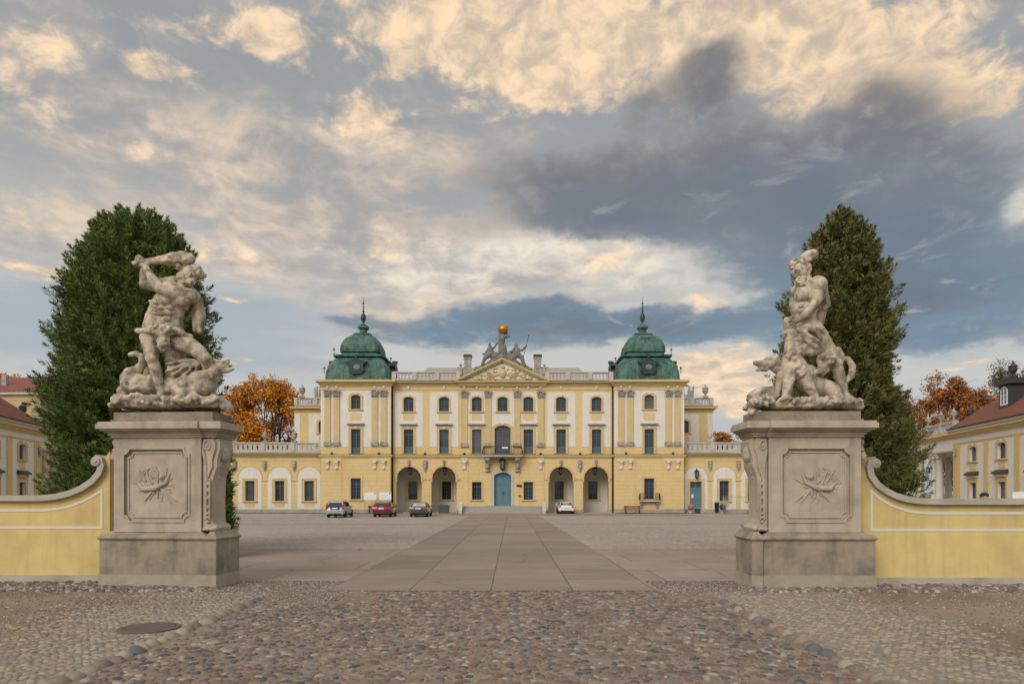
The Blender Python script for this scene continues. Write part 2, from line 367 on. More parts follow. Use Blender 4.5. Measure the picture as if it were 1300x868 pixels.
def arch(cx, w, z0, z1, rise, n=10):
    """rectangle with an arched head: rise = height of the arched part"""
    h = w/2; pts = [(cx-h, z0), (cx+h, z0)]; rr = (h*h+rise*rise)/(2*rise); cz = z1-rr; a0 = math.asin(min(1, h/rr))
    if rise > h*.999: a0 = math.pi/2
    for i in range(n+1):
        a = a0-2*a0*i/n; pts.append((cx+rr*math.sin(a), cz+rr*math.cos(a)))
    return pts
def off(pts, d):
    """outset of a closed counter-clockwise outline"""
    n = len(pts); out = []
    for i in range(n):
        a, b, c = Vector(pts[i-1]), Vector(pts[i]), Vector(pts[(i+1)%n])
        d1 = (b-a).normalized(); d2 = (c-b).normalized(); nn = Vector(((d1+d2).y, -(d1+d2).x)).normalized()
        k = max(.4, nn.dot(Vector((d1.y, -d1.x)))); p = b+nn*d/k; out.append((p.x, p.y))
    return out
def numpy_mesh(name, V, F, m, smooth=True, parent=None):
    """V (n,3), F (m,k) with k constant"""
    me = bpy.data.meshes.new(name); k = F.shape[1]
    me.vertices.add(len(V)); me.vertices.foreach_set('co', np.ascontiguousarray(V, dtype=np.float32).ravel())
    me.loops.add(F.size); me.loops.foreach_set('vertex_index', np.ascontiguousarray(F, dtype=np.int32).ravel())
    me.polygons.add(len(F)); me.polygons.foreach_set('loop_start', np.arange(0, F.size, k, dtype=np.int32))
    me.polygons.foreach_set('use_smooth', [smooth]*len(F))
    me.update(calc_edges=True); me.validate()
    me.materials.append(MATS[m] if isinstance(m, str) else m)
    o = bpy.data.objects.new(name, me); COL.objects.link(o)
    if parent is not None: o.parent = parent
    return o

# ================================================================ GROUND
def gmat(name, build):
    m = bpy.data.materials.new(name); m.use_nodes = True; nt = m.node_tree; b = nt.nodes['Principled BSDF']
    b.inputs['Roughness'].default_value = .9; b.inputs['Specular IOR Level'].default_value = .25
    class G:
        def __init__(s): s.t = nt.nodes.new('ShaderNodeTexCoord').outputs['Object']
        def n(s, t, **k):
            x = nt.nodes.new(t); [setattr(x, a, c) for a, c in k.items()]; return x
        def put(s, sock, v):
            if isinstance(v, (int, float)): sock.default_value = v
            elif isinstance(v, tuple): sock.default_value = (*v, 1) if len(v) == 3 and sock.type == 'RGBA' else v
            else: nt.links.new(v, sock)
        def noise(s, sc, det=6, ro=.6, vec=None):
            x = s.n('ShaderNodeTexNoise'); s.put(x.inputs['Vector'], vec or s.t); x.inputs['Scale'].default_value = sc; x.inputs['Detail'].default_value = det; x.inputs['Roughness'].default_value = ro; return x.outputs['Fac']
        def vor(s, sc, feat='F1', vec=None, rnd=1.0):
            x = s.n('ShaderNodeTexVoronoi', feature=feat); s.put(x.inputs['Vector'], vec or s.t); x.inputs['Scale'].default_value = sc; x.inputs['Randomness'].default_value = rnd; return x
        def mr(s, x, a, b2, c=0.0, d=1.0):
            q = s.n('ShaderNodeMapRange'); s.put(q.inputs[0], x); [setattr(q.inputs[i+1], 'default_value', w) for i, w in enumerate((a, b2, c, d))]; return q.outputs[0]
        def mix(s, f, a, c, bt='MIX'):
            q = s.n('ShaderNodeMix', data_type='RGBA', blend_type=bt); s.put(q.inputs[0], f); s.put(q.inputs[6], a); s.put(q.inputs[7], c); return q.outputs[2]
        def m(s, op, a, c=0.0):
            q = s.n('ShaderNodeMath', operation=op); s.put(q.inputs[0], a); s.put(q.inputs[1], c); return q.outputs[0]
        def ramp(s, f, cols, const=False):
            q = s.n('ShaderNodeValToRGB'); s.put(q.inputs[0], f); e = q.color_ramp.elements
            if const: q.color_ramp.interpolation = 'CONSTANT'
            while len(e) < len(cols): e.new(.5)
            for i, cc in enumerate(cols): e[i].position = i/(len(cols) if const else len(cols)-1); e[i].color = (*cc, 1)
            return q.outputs[0]
        def mapping(s, sc, rot=(0, 0, 0), loc=(0, 0, 0)):
            q = s.n('ShaderNodeMapping'); s.put(q.inputs[0], s.t); q.inputs['Scale'].default_value = sc; q.inputs['Rotation'].default_value = rot; q.inputs['Location'].default_value = loc; return q.outputs[0]
        def bump(s, h, st, dist=.02):
            q = s.n('ShaderNodeBump'); s.put(q.inputs['Height'], h); q.inputs['Strength'].default_value = st; q.inputs['Distance'].default_value = dist; nt.links.new(q.outputs[0], b.inputs['Normal'])
        def col(s, c): s.put(b.inputs['Base Color'], c)
    build(G()); MATS[name] = m
def _sand(g):
    c = g.mix(g.mr(g.noise(.35), .4, .62), (.19, .135, .085), (.26, .20, .145))
    c = g.mix(g.mr(g.noise(22, 4), .52, .75), c, (.15, .115, .08))
    v = g.vor(34); c = g.mix(g.mr(v.outputs['Distance'], 0, .35, .35, 0), c, g.ramp(v.outputs['Color'], [(.2, .17, .15), (.42, .36, .3), (.3, .2, .15)]))
    g.col(c); g.bump(g.m('ADD', g.noise(5), g.m('MULTIPLY', g.noise(60, 3), .3)), .5, .03)
gmat('sand', _sand)
def _mortar(g):
    c = g.mix(g.mr(g.noise(1.1), .4, .65), (.20, .155, .12), (.27, .215, .17)); c = g.mix(g.mr(g.noise(40, 4), .5, .75), c, (.11, .085, .068))
    g.col(c); g.bump(g.noise(45, 4), .6, .015)
gmat('mortar', _mortar)
def _court(g):
    v = g.vor(5.5); d = g.vor(5.5, 'DISTANCE_TO_EDGE')
    c = g.ramp(v.outputs['Color'], [(.21, .175, .15), (.43, .375, .325), (.35, .285, .245), (.27, .25, .235), (.53, .475, .415)])
    c = g.mix(g.mr(d.outputs['Distance'], .01, .11, .8, 0), c, (.20, .165, .135))
    c = g.mix(g.mr(g.noise(.09, 5), .42, .62, 0, .5), c, (.38, .32, .275))
    c = g.mix(g.mr(g.noise(.5, 6), .5, .75, 0, .4), c, (.20, .165, .14))
    g.col(c); g.bump(g.mr(d.outputs['Distance'], 0, .15), .7, .03)
gmat('court_cobbles', _court)
def _slabs(w, h, off_, loc, base=((.30, .235, .19), (.37, .30, .25))):
    def f(g):
        mp = g.mapping((1, 1, 1), loc=loc); q = g.n('ShaderNodeTexBrick', offset=off_, squash=1); g.put(q.inputs['Vector'], mp)
        for k, vv in (('Scale', 1.0), ('Brick Width', w), ('Row Height', h), ('Mortar Size', .018), ('Mortar Smooth', .3), ('Bias', 0.0)): q.inputs[k].default_value = vv
        q.inputs['Color1'].default_value = (*base[0], 1); q.inputs['Color2'].default_value = (*base[1], 1); q.inputs['Mortar'].default_value = (.085, .065, .052, 1)
        c = g.mix(g.mr(g.noise(.55, 7), .4, .7, 0, .6), q.outputs['Color'], (.215, .168, .138))
        c = g.mix(g.mr(g.noise(1.4, 7, .65, g.mapping((.35, 1.6, 1))), .52, .72, 0, .5), c, (.37, .30, .245))
        c = g.mix(g.mr(g.noise(24, 5, .75), .44, .7, 0, .6), c, (.17, .13, .11))
        # worn joint edges where slabs have broken away
        c = g.mix(g.mr(g.noise(3, 8, .7), .62, .70, 0, .55), c, (.14, .11, .09)); vc = g.n('ShaderNodeTexVoronoi', feature='DISTANCE_TO_EDGE'); g.put(vc.inputs['Vector'], g.mapping((.35, .6, 1))); vc.inputs['Scale'].default_value = .8; c = g.mix(g.m('MULTIPLY', g.mr(vc.outputs['Distance'], .0, .008, .8, 0), g.mr(g.noise(.4, 3), .48, .55)), c, (.07, .055, .045))
        g.col(c); g.bump(g.m('ADD', g.m('MULTIPLY', q.outputs['Fac'], -1.0), g.m('MULTIPLY', g.noise(35, 4), .25)), .45, .02)
    return f
gmat('slab_path', _slabs(1.86, 2.45, 0.0, (4.2, -18.2+2.45*10, 0), ((.215, .172, .142), (.29, .24, .20))))
gmat('slab_apron', _slabs(3.4, 2.6, .5, (1.2, -17.9+2.6*10, 0), ((.29, .225, .18), (.36, .29, .24))))
def _strip(g):
    c = g.mix(g.mr(g.noise(.3, 6), .4, .65), (.21, .165, .14), (.30, .245, .21)); c = g.mix(g.mr(g.noise(8, 5), .5, .8, 0, .5), c, (.15, .12, .1)); g.col(c)
gmat('worn_paving', _strip)

def sheet(name, pts, z, m, kind='structure', label=None):
    o = MB().add([(x, y, z) for x, y in pts], [tuple(range(len(pts)))]).build(name, m, fix=False); tag(o, label, None, None, kind); return o
RL, RR = -5.25, 4.3
g0 = MB(); S_ = 3000
g0.add([(-S_, -300, 0), (S_, -300, 0), (S_, S_, 0), (-S_, S_, 0)], [(0, 1, 2, 3)]); tag(g0.build('ground', 'sand', fix=False), kind='structure')
sheet('courtyard', [(-46, 28.4), (46, 28.4), (48, 81.9), (-48, 81.9)], .004, 'court_cobbles')
sheet('slab_apron', [(-26, 17.92), (26, 17.92), (26, 28.5), (-26, 28.5)], .008, 'slab_apron')
sheet('front_paving', [(-21, 72), (19, 72), (19, 83), (-21, 83)], .008, 'worn_paving')
sheet('joint_strip', [(-40, 51.6), (40, 51.6), (40, 52.4), (-40, 52.4)], .008, 'worn_paving')
sheet('slab_path', [(-4.2, 16.1), (3.35, 16.1), (2.7, 74), (-4.25, 74)], .014, 'slab_path')
sheet('cobbled_road', [(RL, -6), (RR, -6), (RR, 17.4), (RL, 17.4)], .003, 'mortar')
# lawns behind the gate walls
for sx in (-1, 1):
    b = MB(); x0, x1 = ((12.2, 39) if sx < 0 else (11.0, 38.5)); b.box(min(sx*x0, sx*x1), max(sx*x0, sx*x1), 18.9 if sx < 0 else 18.4, 30, -.2, .42)
    tag(b.build('lawn', 'grass'), kind='structure')
for x0, x1 in ((-39, -12.6), (12.0, 20.4), (26.6, 38)):
    b = MB(); b.box(x0, x1, 81.0, 81.95, -.1, .06); tag(b.build('grass_strip', 'grass'), kind='structure')
# little tufts in the lawn strip
mat('stone_mix', (.3, .25, .2), .82, .12, 25, spec=.3, bump=.35, bscale=30, island=[(.145, .092, .075), (.195, .138, .108), (.095, .093, .095), (.18, .132, .108), (.23, .18, .142), (.13, .115, .108), (.155, .092, .078), (.15, .138, .13), (.07, .068, .072), (.23, .175, .14), (.15, .11, .09), (.29, .245, .205)])
mat('sett_mix', (.3, .25, .2), .9, .14, 30, spec=.2, bump=.3, bscale=40, island=[(.235, .195, .15), (.285, .24, .185), (.215, .185, .15), (.26, .21, .16), (.19, .17, .145), (.31, .265, .21)])
mat('pebble_mix', (.3, .25, .2), .85, .1, 30, spec=.3, island=[(.16, .12, .10), (.23, .19, .165), (.11, .095, .088), (.19, .155, .13), (.33, .295, .265), (.14, .10, .085)])
def dome_template(nseg, power=1.0):
    v = [(0, 0, 1.0)]
    for r, z in ((.5, .87), (.86, .5), (1.0, -.1), (1.0, -.6)):
        for i in range(nseg):
            a = 2*math.pi*i/nseg; c, s = math.cos(a), math.sin(a); k = (abs(c)**(2*power)+abs(s)**(2*power))**(-1/(2*power)); v.append((r*c*k, r*s*k, z))
    f = []
    for i in range(nseg):
        j = (i+1) % nseg; f.append((0, 1+i, 1+j, 1+j)) ; [f.append((1+q*nseg+i, 1+(q+1)*nseg+i, 1+(q+1)*nseg+j, 1+q*nseg+j)) for q in range(3)]
    return np.array(v), f
def stones(name, m, pts, size, asp, height, seed, power=1.0, rot=None, nseg=9, jag=.10, sink=.25, kind='stuff', z0=0.0, tilt=.06):
    rng = np.random.default_rng(seed); T, F = dome_template(nseg, power); n = len(pts); k = len(T)
    F4 = [f for f in F if f[2] != f[3]]; F3 = [f[:3] for f in F if f[2] == f[3]]
    s = rng.uniform(size[0], size[1], n); a = rng.uniform(asp[0], asp[1], n); h = rng.uniform(height[0], height[1], n)
    th = rng.uniform(0, math.pi, n) if rot is None else rot + rng.normal(0, .12, n)
    V = np.tile(T[None], (n, 1, 1)).astype(float); V[:, :, :2] *= 1+rng.normal(0, jag, (n, k, 1)); V[:, :, 2] += rng.normal(0, jag*.5, (n, k))
    X = V[:, :, 0]*(s*a/2)[:, None]; Yv = V[:, :, 1]*(s/2)[:, None]; Z = (V[:, :, 2]-sink)*h[:, None] + X*rng.normal(0, tilt, n)[:, None]+Yv*rng.normal(0, tilt, n)[:, None]
    c, si = np.cos(th)[:, None], np.sin(th)[:, None]
    P = np.stack([X*c-Yv*si+pts[:, 0:1], X*si+Yv*c+pts[:, 1:2], Z+z0], -1).reshape(-1, 3)
    base = (np.arange(n)*k)[:, None, None]
    Q = (np.array(F4)[None]+base).reshape(-1, 4); Tt = (np.array(F3)[None]+base).reshape(-1, 3)
    me = bpy.data.meshes.new(name); me.vertices.add(len(P)); me.vertices.foreach_set('co', P.astype(np.float32).ravel())
    li = np.concatenate([Q.ravel(), Tt.ravel()]).astype(np.int32); me.loops.add(len(li)); me.loops.foreach_set('vertex_index', li)
    st = np.concatenate([np.arange(len(Q))*4, len(Q)*4+np.arange(len(Tt))*3]).astype(np.int32)
    me.polygons.add(len(st)); me.polygons.foreach_set('loop_start', st); me.polygons.foreach_set('use_smooth', [True]*len(st)); me.update(calc_edges=True)
    bm = bmesh.new(); bm.from_mesh(me); bmesh.ops.recalc_face_normals(bm, faces=bm.faces); bm.to_mesh(me); bm.free()
    me.materials.append(MATS[m]); o = bpy.data.objects.new(name, me); COL.objects.link(o); tag(o, kind=kind); return o
def hexpts(x0, x1, y0, y1, sp, jit, seed):
    rng = np.random.default_rng(seed); out = []; r = 0; y = y0
    while y < y1:
        x = x0 + (sp/2 if r % 2 else 0)
        while x < x1: out.append((x, y)); x += sp
        y += sp*.82; r += 1
    p = np.array(out); return p + rng.normal(0, sp*jit, p.shape)
rng = np.random.default_rng(5)
p = hexpts(RL+.22, RR-.22, 6.6, 16.05, .132, .20, 11)
keep = rng.random(len(p)) > .10
# bare sandy patches and the gravelly corner beside the left pier
keep &= ~((p[:, 0] < -3.0) & (p[:, 1] > 14.2) & (rng.random(len(p)) < .85))
keep &= ~((p[:, 0] > 3.3) & (p[:, 1] > 14.9) & (rng.random(len(p)) < .8))
o = stones('cobblestones', 'stone_mix', p[keep], (.055, .135), (1.0, 1.75), (.020, .040), 1, sink=.22)
tag(o, 'rounded pink, grey and tan fieldstones paving the road before the gate', 'cobblestones')
# flat little setts on both flanks of the road
for sx, x0, x1, seed in ((-1, -8.9, RL-.12, 21), (1, RR+.12, 7.6, 22)):
    p = hexpts(x0, x1, 6.6, 15.9, .108, .13, seed); r2 = np.random.default_rng(seed)
    edge = (abs(p[:, 0])-(6.3 if sx > 0 else 6.9)) - (p[:, 1]-9)*-.02 + np.sin(p[:, 1]*1.7+seed)*.5
    front = np.clip((p[:, 1]-14.2)*.8, 0, 2)
    keep = r2.random(len(p)) > np.clip(edge*.55, 0.03, .97)
    if sx < 0: keep &= ((p[:, 0]+5.95)**2+((p[:, 1]-11.62))**2) > .53**2
    o = stones('paving_setts', 'sett_mix', p[keep], (.082, .118), (1.0, 1.45), (.016, .032), seed, power=1.6, rot=.25*sx, nseg=8, jag=.10, sink=.38, tilt=.09)
    tag(o, 'worn pale setts beside the %s edge of the cobbled road' % ('left' if sx < 0 else 'right'), 'paving setts')
# pebbles along the foot of the walls, gravel by the piers
def scatter(x0, x1, y0, y1, n, seed): r = np.random.default_rng(seed); return np.stack([r.uniform(x0, x1, n), r.uniform(y0, y1, n)], -1)
p = np.concatenate([scatter(-20, -6.9, 15.95, 16.95, 1500, 31), scatter(-20, -10.0, 16.9, 17.65, 700, 32)])
o = stones('foot_cobbles', 'pebble_mix', p, (.06, .17), (1, 1.5), (.03, .075), 33, sink=.1); tag(o, 'loose pale fieldstones along the foot of the left gate wall and pier', 'fieldstones')
p = np.concatenate([scatter(5.4, 18, 15.85, 16.5, 1200, 34), scatter(8.6, 18, 16.4, 17.1, 650, 35)])
o = stones('foot_cobbles', 'pebble_mix', p, (.06, .17), (1, 1.5), (.03, .075), 36, sink=.1); tag(o, 'loose reddish fieldstones along the foot of the right gate wall and pier', 'fieldstones')
p = np.concatenate([scatter(-13, -7.2, 7.5, 16.0, 2600, 47), scatter(6.2, 13, 7.5, 15.9, 2600, 48), scatter(-6.9, -3.6, 14.3, 17.9, 3600, 37), scatter(3.2, 5.6, 15.4, 17.9, 2400, 38), scatter(-9, -3.5, 13.2, 15.4, 900, 39), scatter(RL, RR, 7, 16, 900, 40)])
p = p[~((p[:, 0] > -4.2) & (p[:, 0] < 3.3) & (p[:, 1] > 16.05))]
o = stones('gravel', 'pebble_mix', p, (.02, .055), (1, 1.4), (.015, .03), 41, nseg=6, sink=.2); tag(o, 'fine loose gravel between the gate piers', 'gravel')
# the large stones edging the road: each one an object
def kerbstone(x, y, seed, label, group):
    r = np.random.default_rng(seed)
    o = stones('kerb_stone', 'stone_mix', np.array([[0., 0.]]), (.20, .30), (1.0, 1.5), (.11, .16), seed, rot=math.pi/2+r.normal(0, .3), nseg=12, jag=.05, sink=.35, kind=None)
    o.location = (x, y, 0); o.rotation_euler = (0, 0, r.normal(0, .2)); tag(o, label, 'kerb stone', group)
    c = random.choice([(.34, .29, .23), (.24, .20, .17), (.17, .17, .175), (.30, .18, .14), (.40, .35, .29), (.28, .22, .18)])
    return o
k = 0
for sx, xe, lab in ((-1, RL, 'rounded boulder edging the left side of the cobbled road'), (1, RR, 'rounded boulder edging the right side of the cobbled road')):
    y = 7.3
    while y < 14.6:
        o = kerbstone(xe + random.uniform(-.05, .05), y, 100+k, lab, 'boulders edging the %s side of the road' % ('left' if sx < 0 else 'right')); k += 1
        y += random.uniform(.22, .34)
mat('kerb_mix', (.3, .25, .2), .82, .2, 12, bump=.35, bscale=30)
nt = MATS['kerb_mix'].node_tree; oi = nt.nodes.new('ShaderNodeObjectInfo'); cr = nt.nodes.new('ShaderNodeValToRGB'); cr.color_ramp.interpolation = 'CONSTANT'
cc = [(.24, .195, .155), (.17, .14, .12), (.11, .11, .115), (.22, .14, .11), (.29, .25, .205), (.20, .16, .13)]
while len(cr.color_ramp.elements) < 6: cr.color_ramp.elements.new(.5)
for i, c_ in enumerate(cc): cr.color_ramp.elements[i].position = i/6; cr.color_ramp.elements[i].color = (*c_, 1)
nt.links.new(oi.outputs['Random'], cr.inputs[0])
mx = [n for n in nt.nodes if n.type == 'MIX'][0]; nt.links.new(cr.outputs[0], mx.inputs[6])
for o in bpy.data.objects:
    if o.name.startswith('kerb_stone'): o.data.materials[0] = MATS['kerb_mix']
# manhole cover
mh = empty('manhole_cover', (-5.95, 11.62, 0), 0, 'round rusty iron manhole cover set in the setts left of the road', 'manhole cover')
mat('rust_iron', (.12, .095, .08), .7, .2, 8)
MB().lathe([(.47, 0), (.47, .022), (.41, .026), (.41, .016), (.0001, .016)], (0, 0, 0), 40, smooth=False).build('rim', 'rust_iron', mh)
b = MB()
for i in range(-6, 7):
    y = i*.062; w = math.sqrt(max(0, .4**2-y*y)); b.box(-w, w, y-.018, y+.018, .012, .027)
b.build('grating', 'rust_iron', mh)

# ================================================================ BUILDINGS
def window(parent, cx, z0, w, h, y=.28, rise=0.0, style='casement', sur=.16, sill=True, hood=False, balus=0.0, scale_front=0.0, keystone=False, blind=False, surm='trim_yellow', yf=0.0):
    """a window in the xz plane; hole at [z0, z0+h]; frame and pane stand back at y, the surround sits on the wall at yf"""
    out = arch(cx, w, z0, z0+h, rise) if rise else rect(cx-w/2, cx+w/2, z0, z0+h)
    fr = MB(); t = .07
    fr.plate(out, [off(out, -t)], y, y+.06)
    fr.box(cx-.045, cx+.045, y-.012, y+.05, z0+t*.5, z0+h-t*.5)
    zt = z0+h*.72 if style != 'french' else z0+h*.80
    if balus: fr.box(cx-w/2+.02, cx+w/2-.02, y-.016, y+.03, z0+.02, z0+balus)          # panelled lower part
    fr.box(cx-w/2+t*.5, cx+w/2-t*.5, y-.008, y+.045, zt-.035, zt+.035)
    nrow = max(2, int(h/.42))
    for i in range(1, nrow):
        z = z0+balus+(h-balus)*i/nrow; fr.box(cx-w/2+t*.5, cx+w/2-t*.5, y+.004, y+.04, z-.014, z+.014)
    for sx in (-1, 1): fr.box(cx+sx*w/4-.014, cx+sx*w/4+.014, y+.002, y+.042, z0+balus+.01, z0+h-.05-(rise*.5 if rise else 0))
    f = fr.build('window', 'window_paint', parent)
    MB().plate(off(out, -.03), [], y+.03, y+.036).build('pane', 'glass', f)
    if sur:
        s = MB()
        o2 = off(out, sur); o2 = [(px, max(pz, z0)) if rise or True else (px, pz) for px, pz in o2]
        inner = out
        # band: keep foot flush with the opening's foot
        ring_out = [(px, pz) for px, pz in o2]
        s.plate([(px, pz-(.001 if pz <= z0 else 0)) for px, pz in ring_out], [[(px, max(pz, z0+.002)) for px, pz in inner]], yf-.05, yf+.0)
        if sur > .2:
            o3 = off(out, sur+.05); s.plate([(px, max(pz, z0-.002)) for px, pz in o3], [[(px, max(pz, z0+.004)) for px, pz in off(out, sur-.04)]], yf-.075, yf)
        if sill: s.box(cx-w/2-sur-.08, cx+w/2+sur+.08, yf-.16, yf+.02, z0-.13, z0-.003)
        s.build('surround', surm, f)
        if keystone:
            MB().box(cx-.13, cx+.13, yf-.12, yf, z0+h+.02, z0+h+.3).build('keystone', 'stucco_white', f)
        if hood:
            hh = MB(); zt2 = z0+h+sur+.30
            hh.box(cx-w/2-sur-.22, cx+w/2+sur+.22, yf-.32, yf, zt2, zt2+.10); hh.box(cx-w/2-sur-.12, cx+w/2+sur+.12, yf-.22, yf, zt2-.09, zt2-.002)
            hh.build('hood', 'stone_grey', f)
            MB().lathe([(.05, 0), (.16, .05), (.12, .16), (.03, .2)], (cx, yf-.06, z0+h+.06), 8, 1.6, .35).build('ornament', 'stucco_white', f)
    return f
def cornice(parent, x0, x1, z, y=0.0, name='cornice', m='trim_yellow', depth=.55, h=.62, ends=True, back=.3, capm=None):
    b = MB(); e = 1 if ends else 0
    for k, (zz, d) in enumerate(((0, .12), (.25, .3), (.5, .42), (.75, 1.0))):
        hh = h*(.25 if k < 3 else .25); b.box(x0-e*d*depth, x1+e*d*depth, y-d*depth, y+back, z+h*zz+(0.002 if k else 0), z+h*zz+hh)
    o = b.build(name, m, parent)
    if capm: MB().box(x0-e*depth-.04, x1+e*depth+.04, y-depth-.05, y+back, z+h+.003, z+h+.06).build('flashing', capm, parent)
    return o
def capital(parent, cx, z0, w, y, h=.82):
    b = MB(); b.box(cx-w/2-.10, cx+w/2+.10, y-.20, y, z0+h-.13, z0+h); b.box(cx-w/2-.02, cx+w/2+.02, y-.08, y, z0, z0+.07)
    b.box(cx-w/2-.01, cx+w/2+.01, y-.06, y, z0+.07, z0+h-.13)
    for r in range(2):
        for i in range(4-r):
            xx = cx+(i-(3-r)/2)*w/3.6; b.ball((xx, y-.11, z0+.2+.22*r), .12, .75, .6, 1.15, 6, 5)
    for sx in (-1, 1): b.ball((cx+sx*w*.46, y-.14, z0+h-.24), .14, 1, .8, 1, 8, 5)
    return b.build('capital', 'stone_grey', parent)
def pilaster(parent, cx, z0, z1, w=.72, y=0.0, proj=.14, cap=True):
    f = MB().box(cx-w/2, cx+w/2, y-proj, y, z0, z1-(.82 if cap else 0)).build('pilaster', 'trim_yellow', parent)
    bs = MB().box(cx-w/2-.1, cx+w/2+.1, y-proj-.1, y, z0-.14, z0+.12); bs.box(cx-w/2-.05, cx+w/2+.05, y-proj-.05, y, z0+.121, z0+.3); bs.build('pilaster_base', 'stone_grey', f)
    if cap: capital(f, cx, z1-.82, w, y-proj)
    return f
def console(parent, cx, z1, y, w=.5, h=.95, m='stucco_white'):
    b = MB(); b.box(cx-w/2-.05, cx+w/2+.05, y-.30, y, z1-.12, z1)
    pts = [(y, z1-.12), (y, z1-h), (y-.08, z1-h+.02), (y-.12, z1-h*.6), (y-.24, z1-h*.35), (y-.26, z1-.12)]
    vs = [(cx-w*.36, a, c) for a, c in pts]+[(cx+w*.36, a, c) for a, c in pts]; n = len(pts)
    b.add(vs, [tuple(range(n)), tuple(range(2*n-1, n-1, -1))]+[(i, (i+1) % n, (i+1) % n+n, i+n) for i in range(n)])
    b.tube((cx-w*.4, y-.2, z1-.24), (cx+w*.4, y-.2, z1-.24), .12, seg=10); b.tube((cx-w*.3, y-.1, z1-h+.08), (cx+w*.3, y-.1, z1-h+.08), .08, seg=8)
    return b.build('console', m, parent)
def bracket_mask(parent, cx, z, y, m='stone_grey', k=1.0):
    b = MB(); b.ball((cx, y-.10, z), .26*k, 1, .7, 1.15, 10, 7); b.ball((cx, y-.16, z-.45*k), .20*k, 1, .7, 1.5, 8, 6); b.ball((cx, y-.1, z-.85*k), .10*k, 1, .8, 2.0, 8, 5)
    for sx in (-1, 1): b.ball((cx+sx*.2*k, y-.06, z-.3*k), .11*k, 1, .7, 1.8, 8, 5); b.ball((cx+sx*.22*k, y-.06, z+.18*k), .12*k, 1, .7, .9, 8, 5)
    b.box(cx-.2*k, cx+.2*k, y-.18, y, z+.3*k, z+.4*k)
    return b.build('ornament_bracket', m, parent)
def urn(parent, x, y, z, k=1.0, m='stone_grey', lid=True):
    b = MB(); b.box(x-.28*k, x+.28*k, y-.28*k, y+.28*k, z, z+.18*k)
    b.lathe([(.16*k, .18*k), (.10*k, .30*k), (.12*k, .4*k), (.30*k, .62*k), (.38*k, .85*k), (.30*k, 1.0*k), (.40*k, 1.08*k), (.22*k, 1.2*k), (.12*k, 1.34*k), (.08*k, 1.5*k), (.02*k, 1.6*k)], (x, y, z), 14)
    return b.build('urn', m, parent)
def lantern(parent, x, y, z, k=1.0, chain=.4):
    f = MB(); f.tube((x, y, z), (x, y, z-chain), .02*k, seg=5); zz = z-chain
    f.lathe([(.03*k, 0), (.24*k, -.16*k), (.27*k, -.2*k), (.1*k, -.21*k)], (x, y, zz), 6, smooth=False)
    for i in range(6):
        a = i*math.pi/3; f.tube((x+.2*k*math.cos(a), y+.2*k*math.sin(a), zz-.2*k), (x+.14*k*math.cos(a), y+.14*k*math.sin(a), zz-.7*k), .018*k, seg=4)
    f.lathe([(.17*k, -.70*k), (.17*k, -.74*k), (.05*k, -.84*k), (.02*k, -.92*k)], (x, y, zz), 6, smooth=False)
    o = f.build('lantern', 'iron', parent); MB().lathe([(.18*k, -.22*k), (.13*k, -.69*k)], (x, y, zz), 6, smooth=False).build('lantern_glass', 'lamp_glass', o); return o
mat('lamp_glass', (.16, .17, .17), .15, .1, 5, spec=.6)
def balustrade(parent, x0, x1, y, z0, h, bay=3.6, slots=6, m='stone_pale', ph=0.0, posts=True, name='balustrade'):
    """solid stone parapet pierced by rows of oval openings"""
    b = MB(); n = max(1, round((x1-x0)/bay)); L = (x1-x0)/n; holes = []
    for i in range(n):
        for j in range(slots):
            cx = x0+L*i+L*.5+(j-(slots-1)/2)*(L*.80/slots); holes.append([(cx+.115*math.cos(a), z0+h*.50+h*.26*math.sin(a)) for a in [k*math.pi/5 for k in range(10)]])
    b.plate(rect(x0, x1, z0+.16, z0+h-.14), holes, y-.10, y+.10)
    b.box(x0, x1, y-.17, y+.17, z0, z0+.158); b.box(x0-.03, x1+.03, y-.20, y+.20, z0+h-.138, z0+h)
    if posts:
        for i in range(n+1): xx = min(max(x0+L*i, x0+.2), x1-.2); b.box(xx-.24, xx+.24, y-.21, y+.21, z0+.161, z0+h-.142)
    return b.build(name, m, parent)

nt = MATS['glass'].node_tree; oi = nt.nodes.new('ShaderNodeObjectInfo'); cr = nt.nodes.new('ShaderNodeValToRGB'); cr.color_ramp.interpolation = 'CONSTANT'
for i, (p_, c_) in enumerate(((0, (.012, .017, .024)), (.35, (.03, .036, .042)), (.6, (.075, .08, .082)), (.78, (.016, .022, .03)), (.9, (.13, .13, .125)))):
    e_ = cr.color_ramp.elements[i] if i < 2 else cr.color_ramp.elements.new(p_); e_.position = p_; e_.color = (*c_, 1)
nt.links.new(oi.outputs['Random'], cr.inputs[0]); [nt.links.new(cr.outputs[0], n.inputs[6]) for n in nt.nodes if n.type == 'MIX']
D = 82.5; PX = 10.91                          # the palace front stands 82.5 m off
def lx(p): return (p-638)/PX                  # measured widths turned to metres from the palace axis
def lz(p): return 2.2+(627-p)/PX
palace = empty('palace', (-1.1, D, 0), 0, 'wide yellow and white baroque palace with two green copper towers and a sculpted pediment', 'palace')
Z1 = 6.69; ZE = 14.45; ZT = 15.3
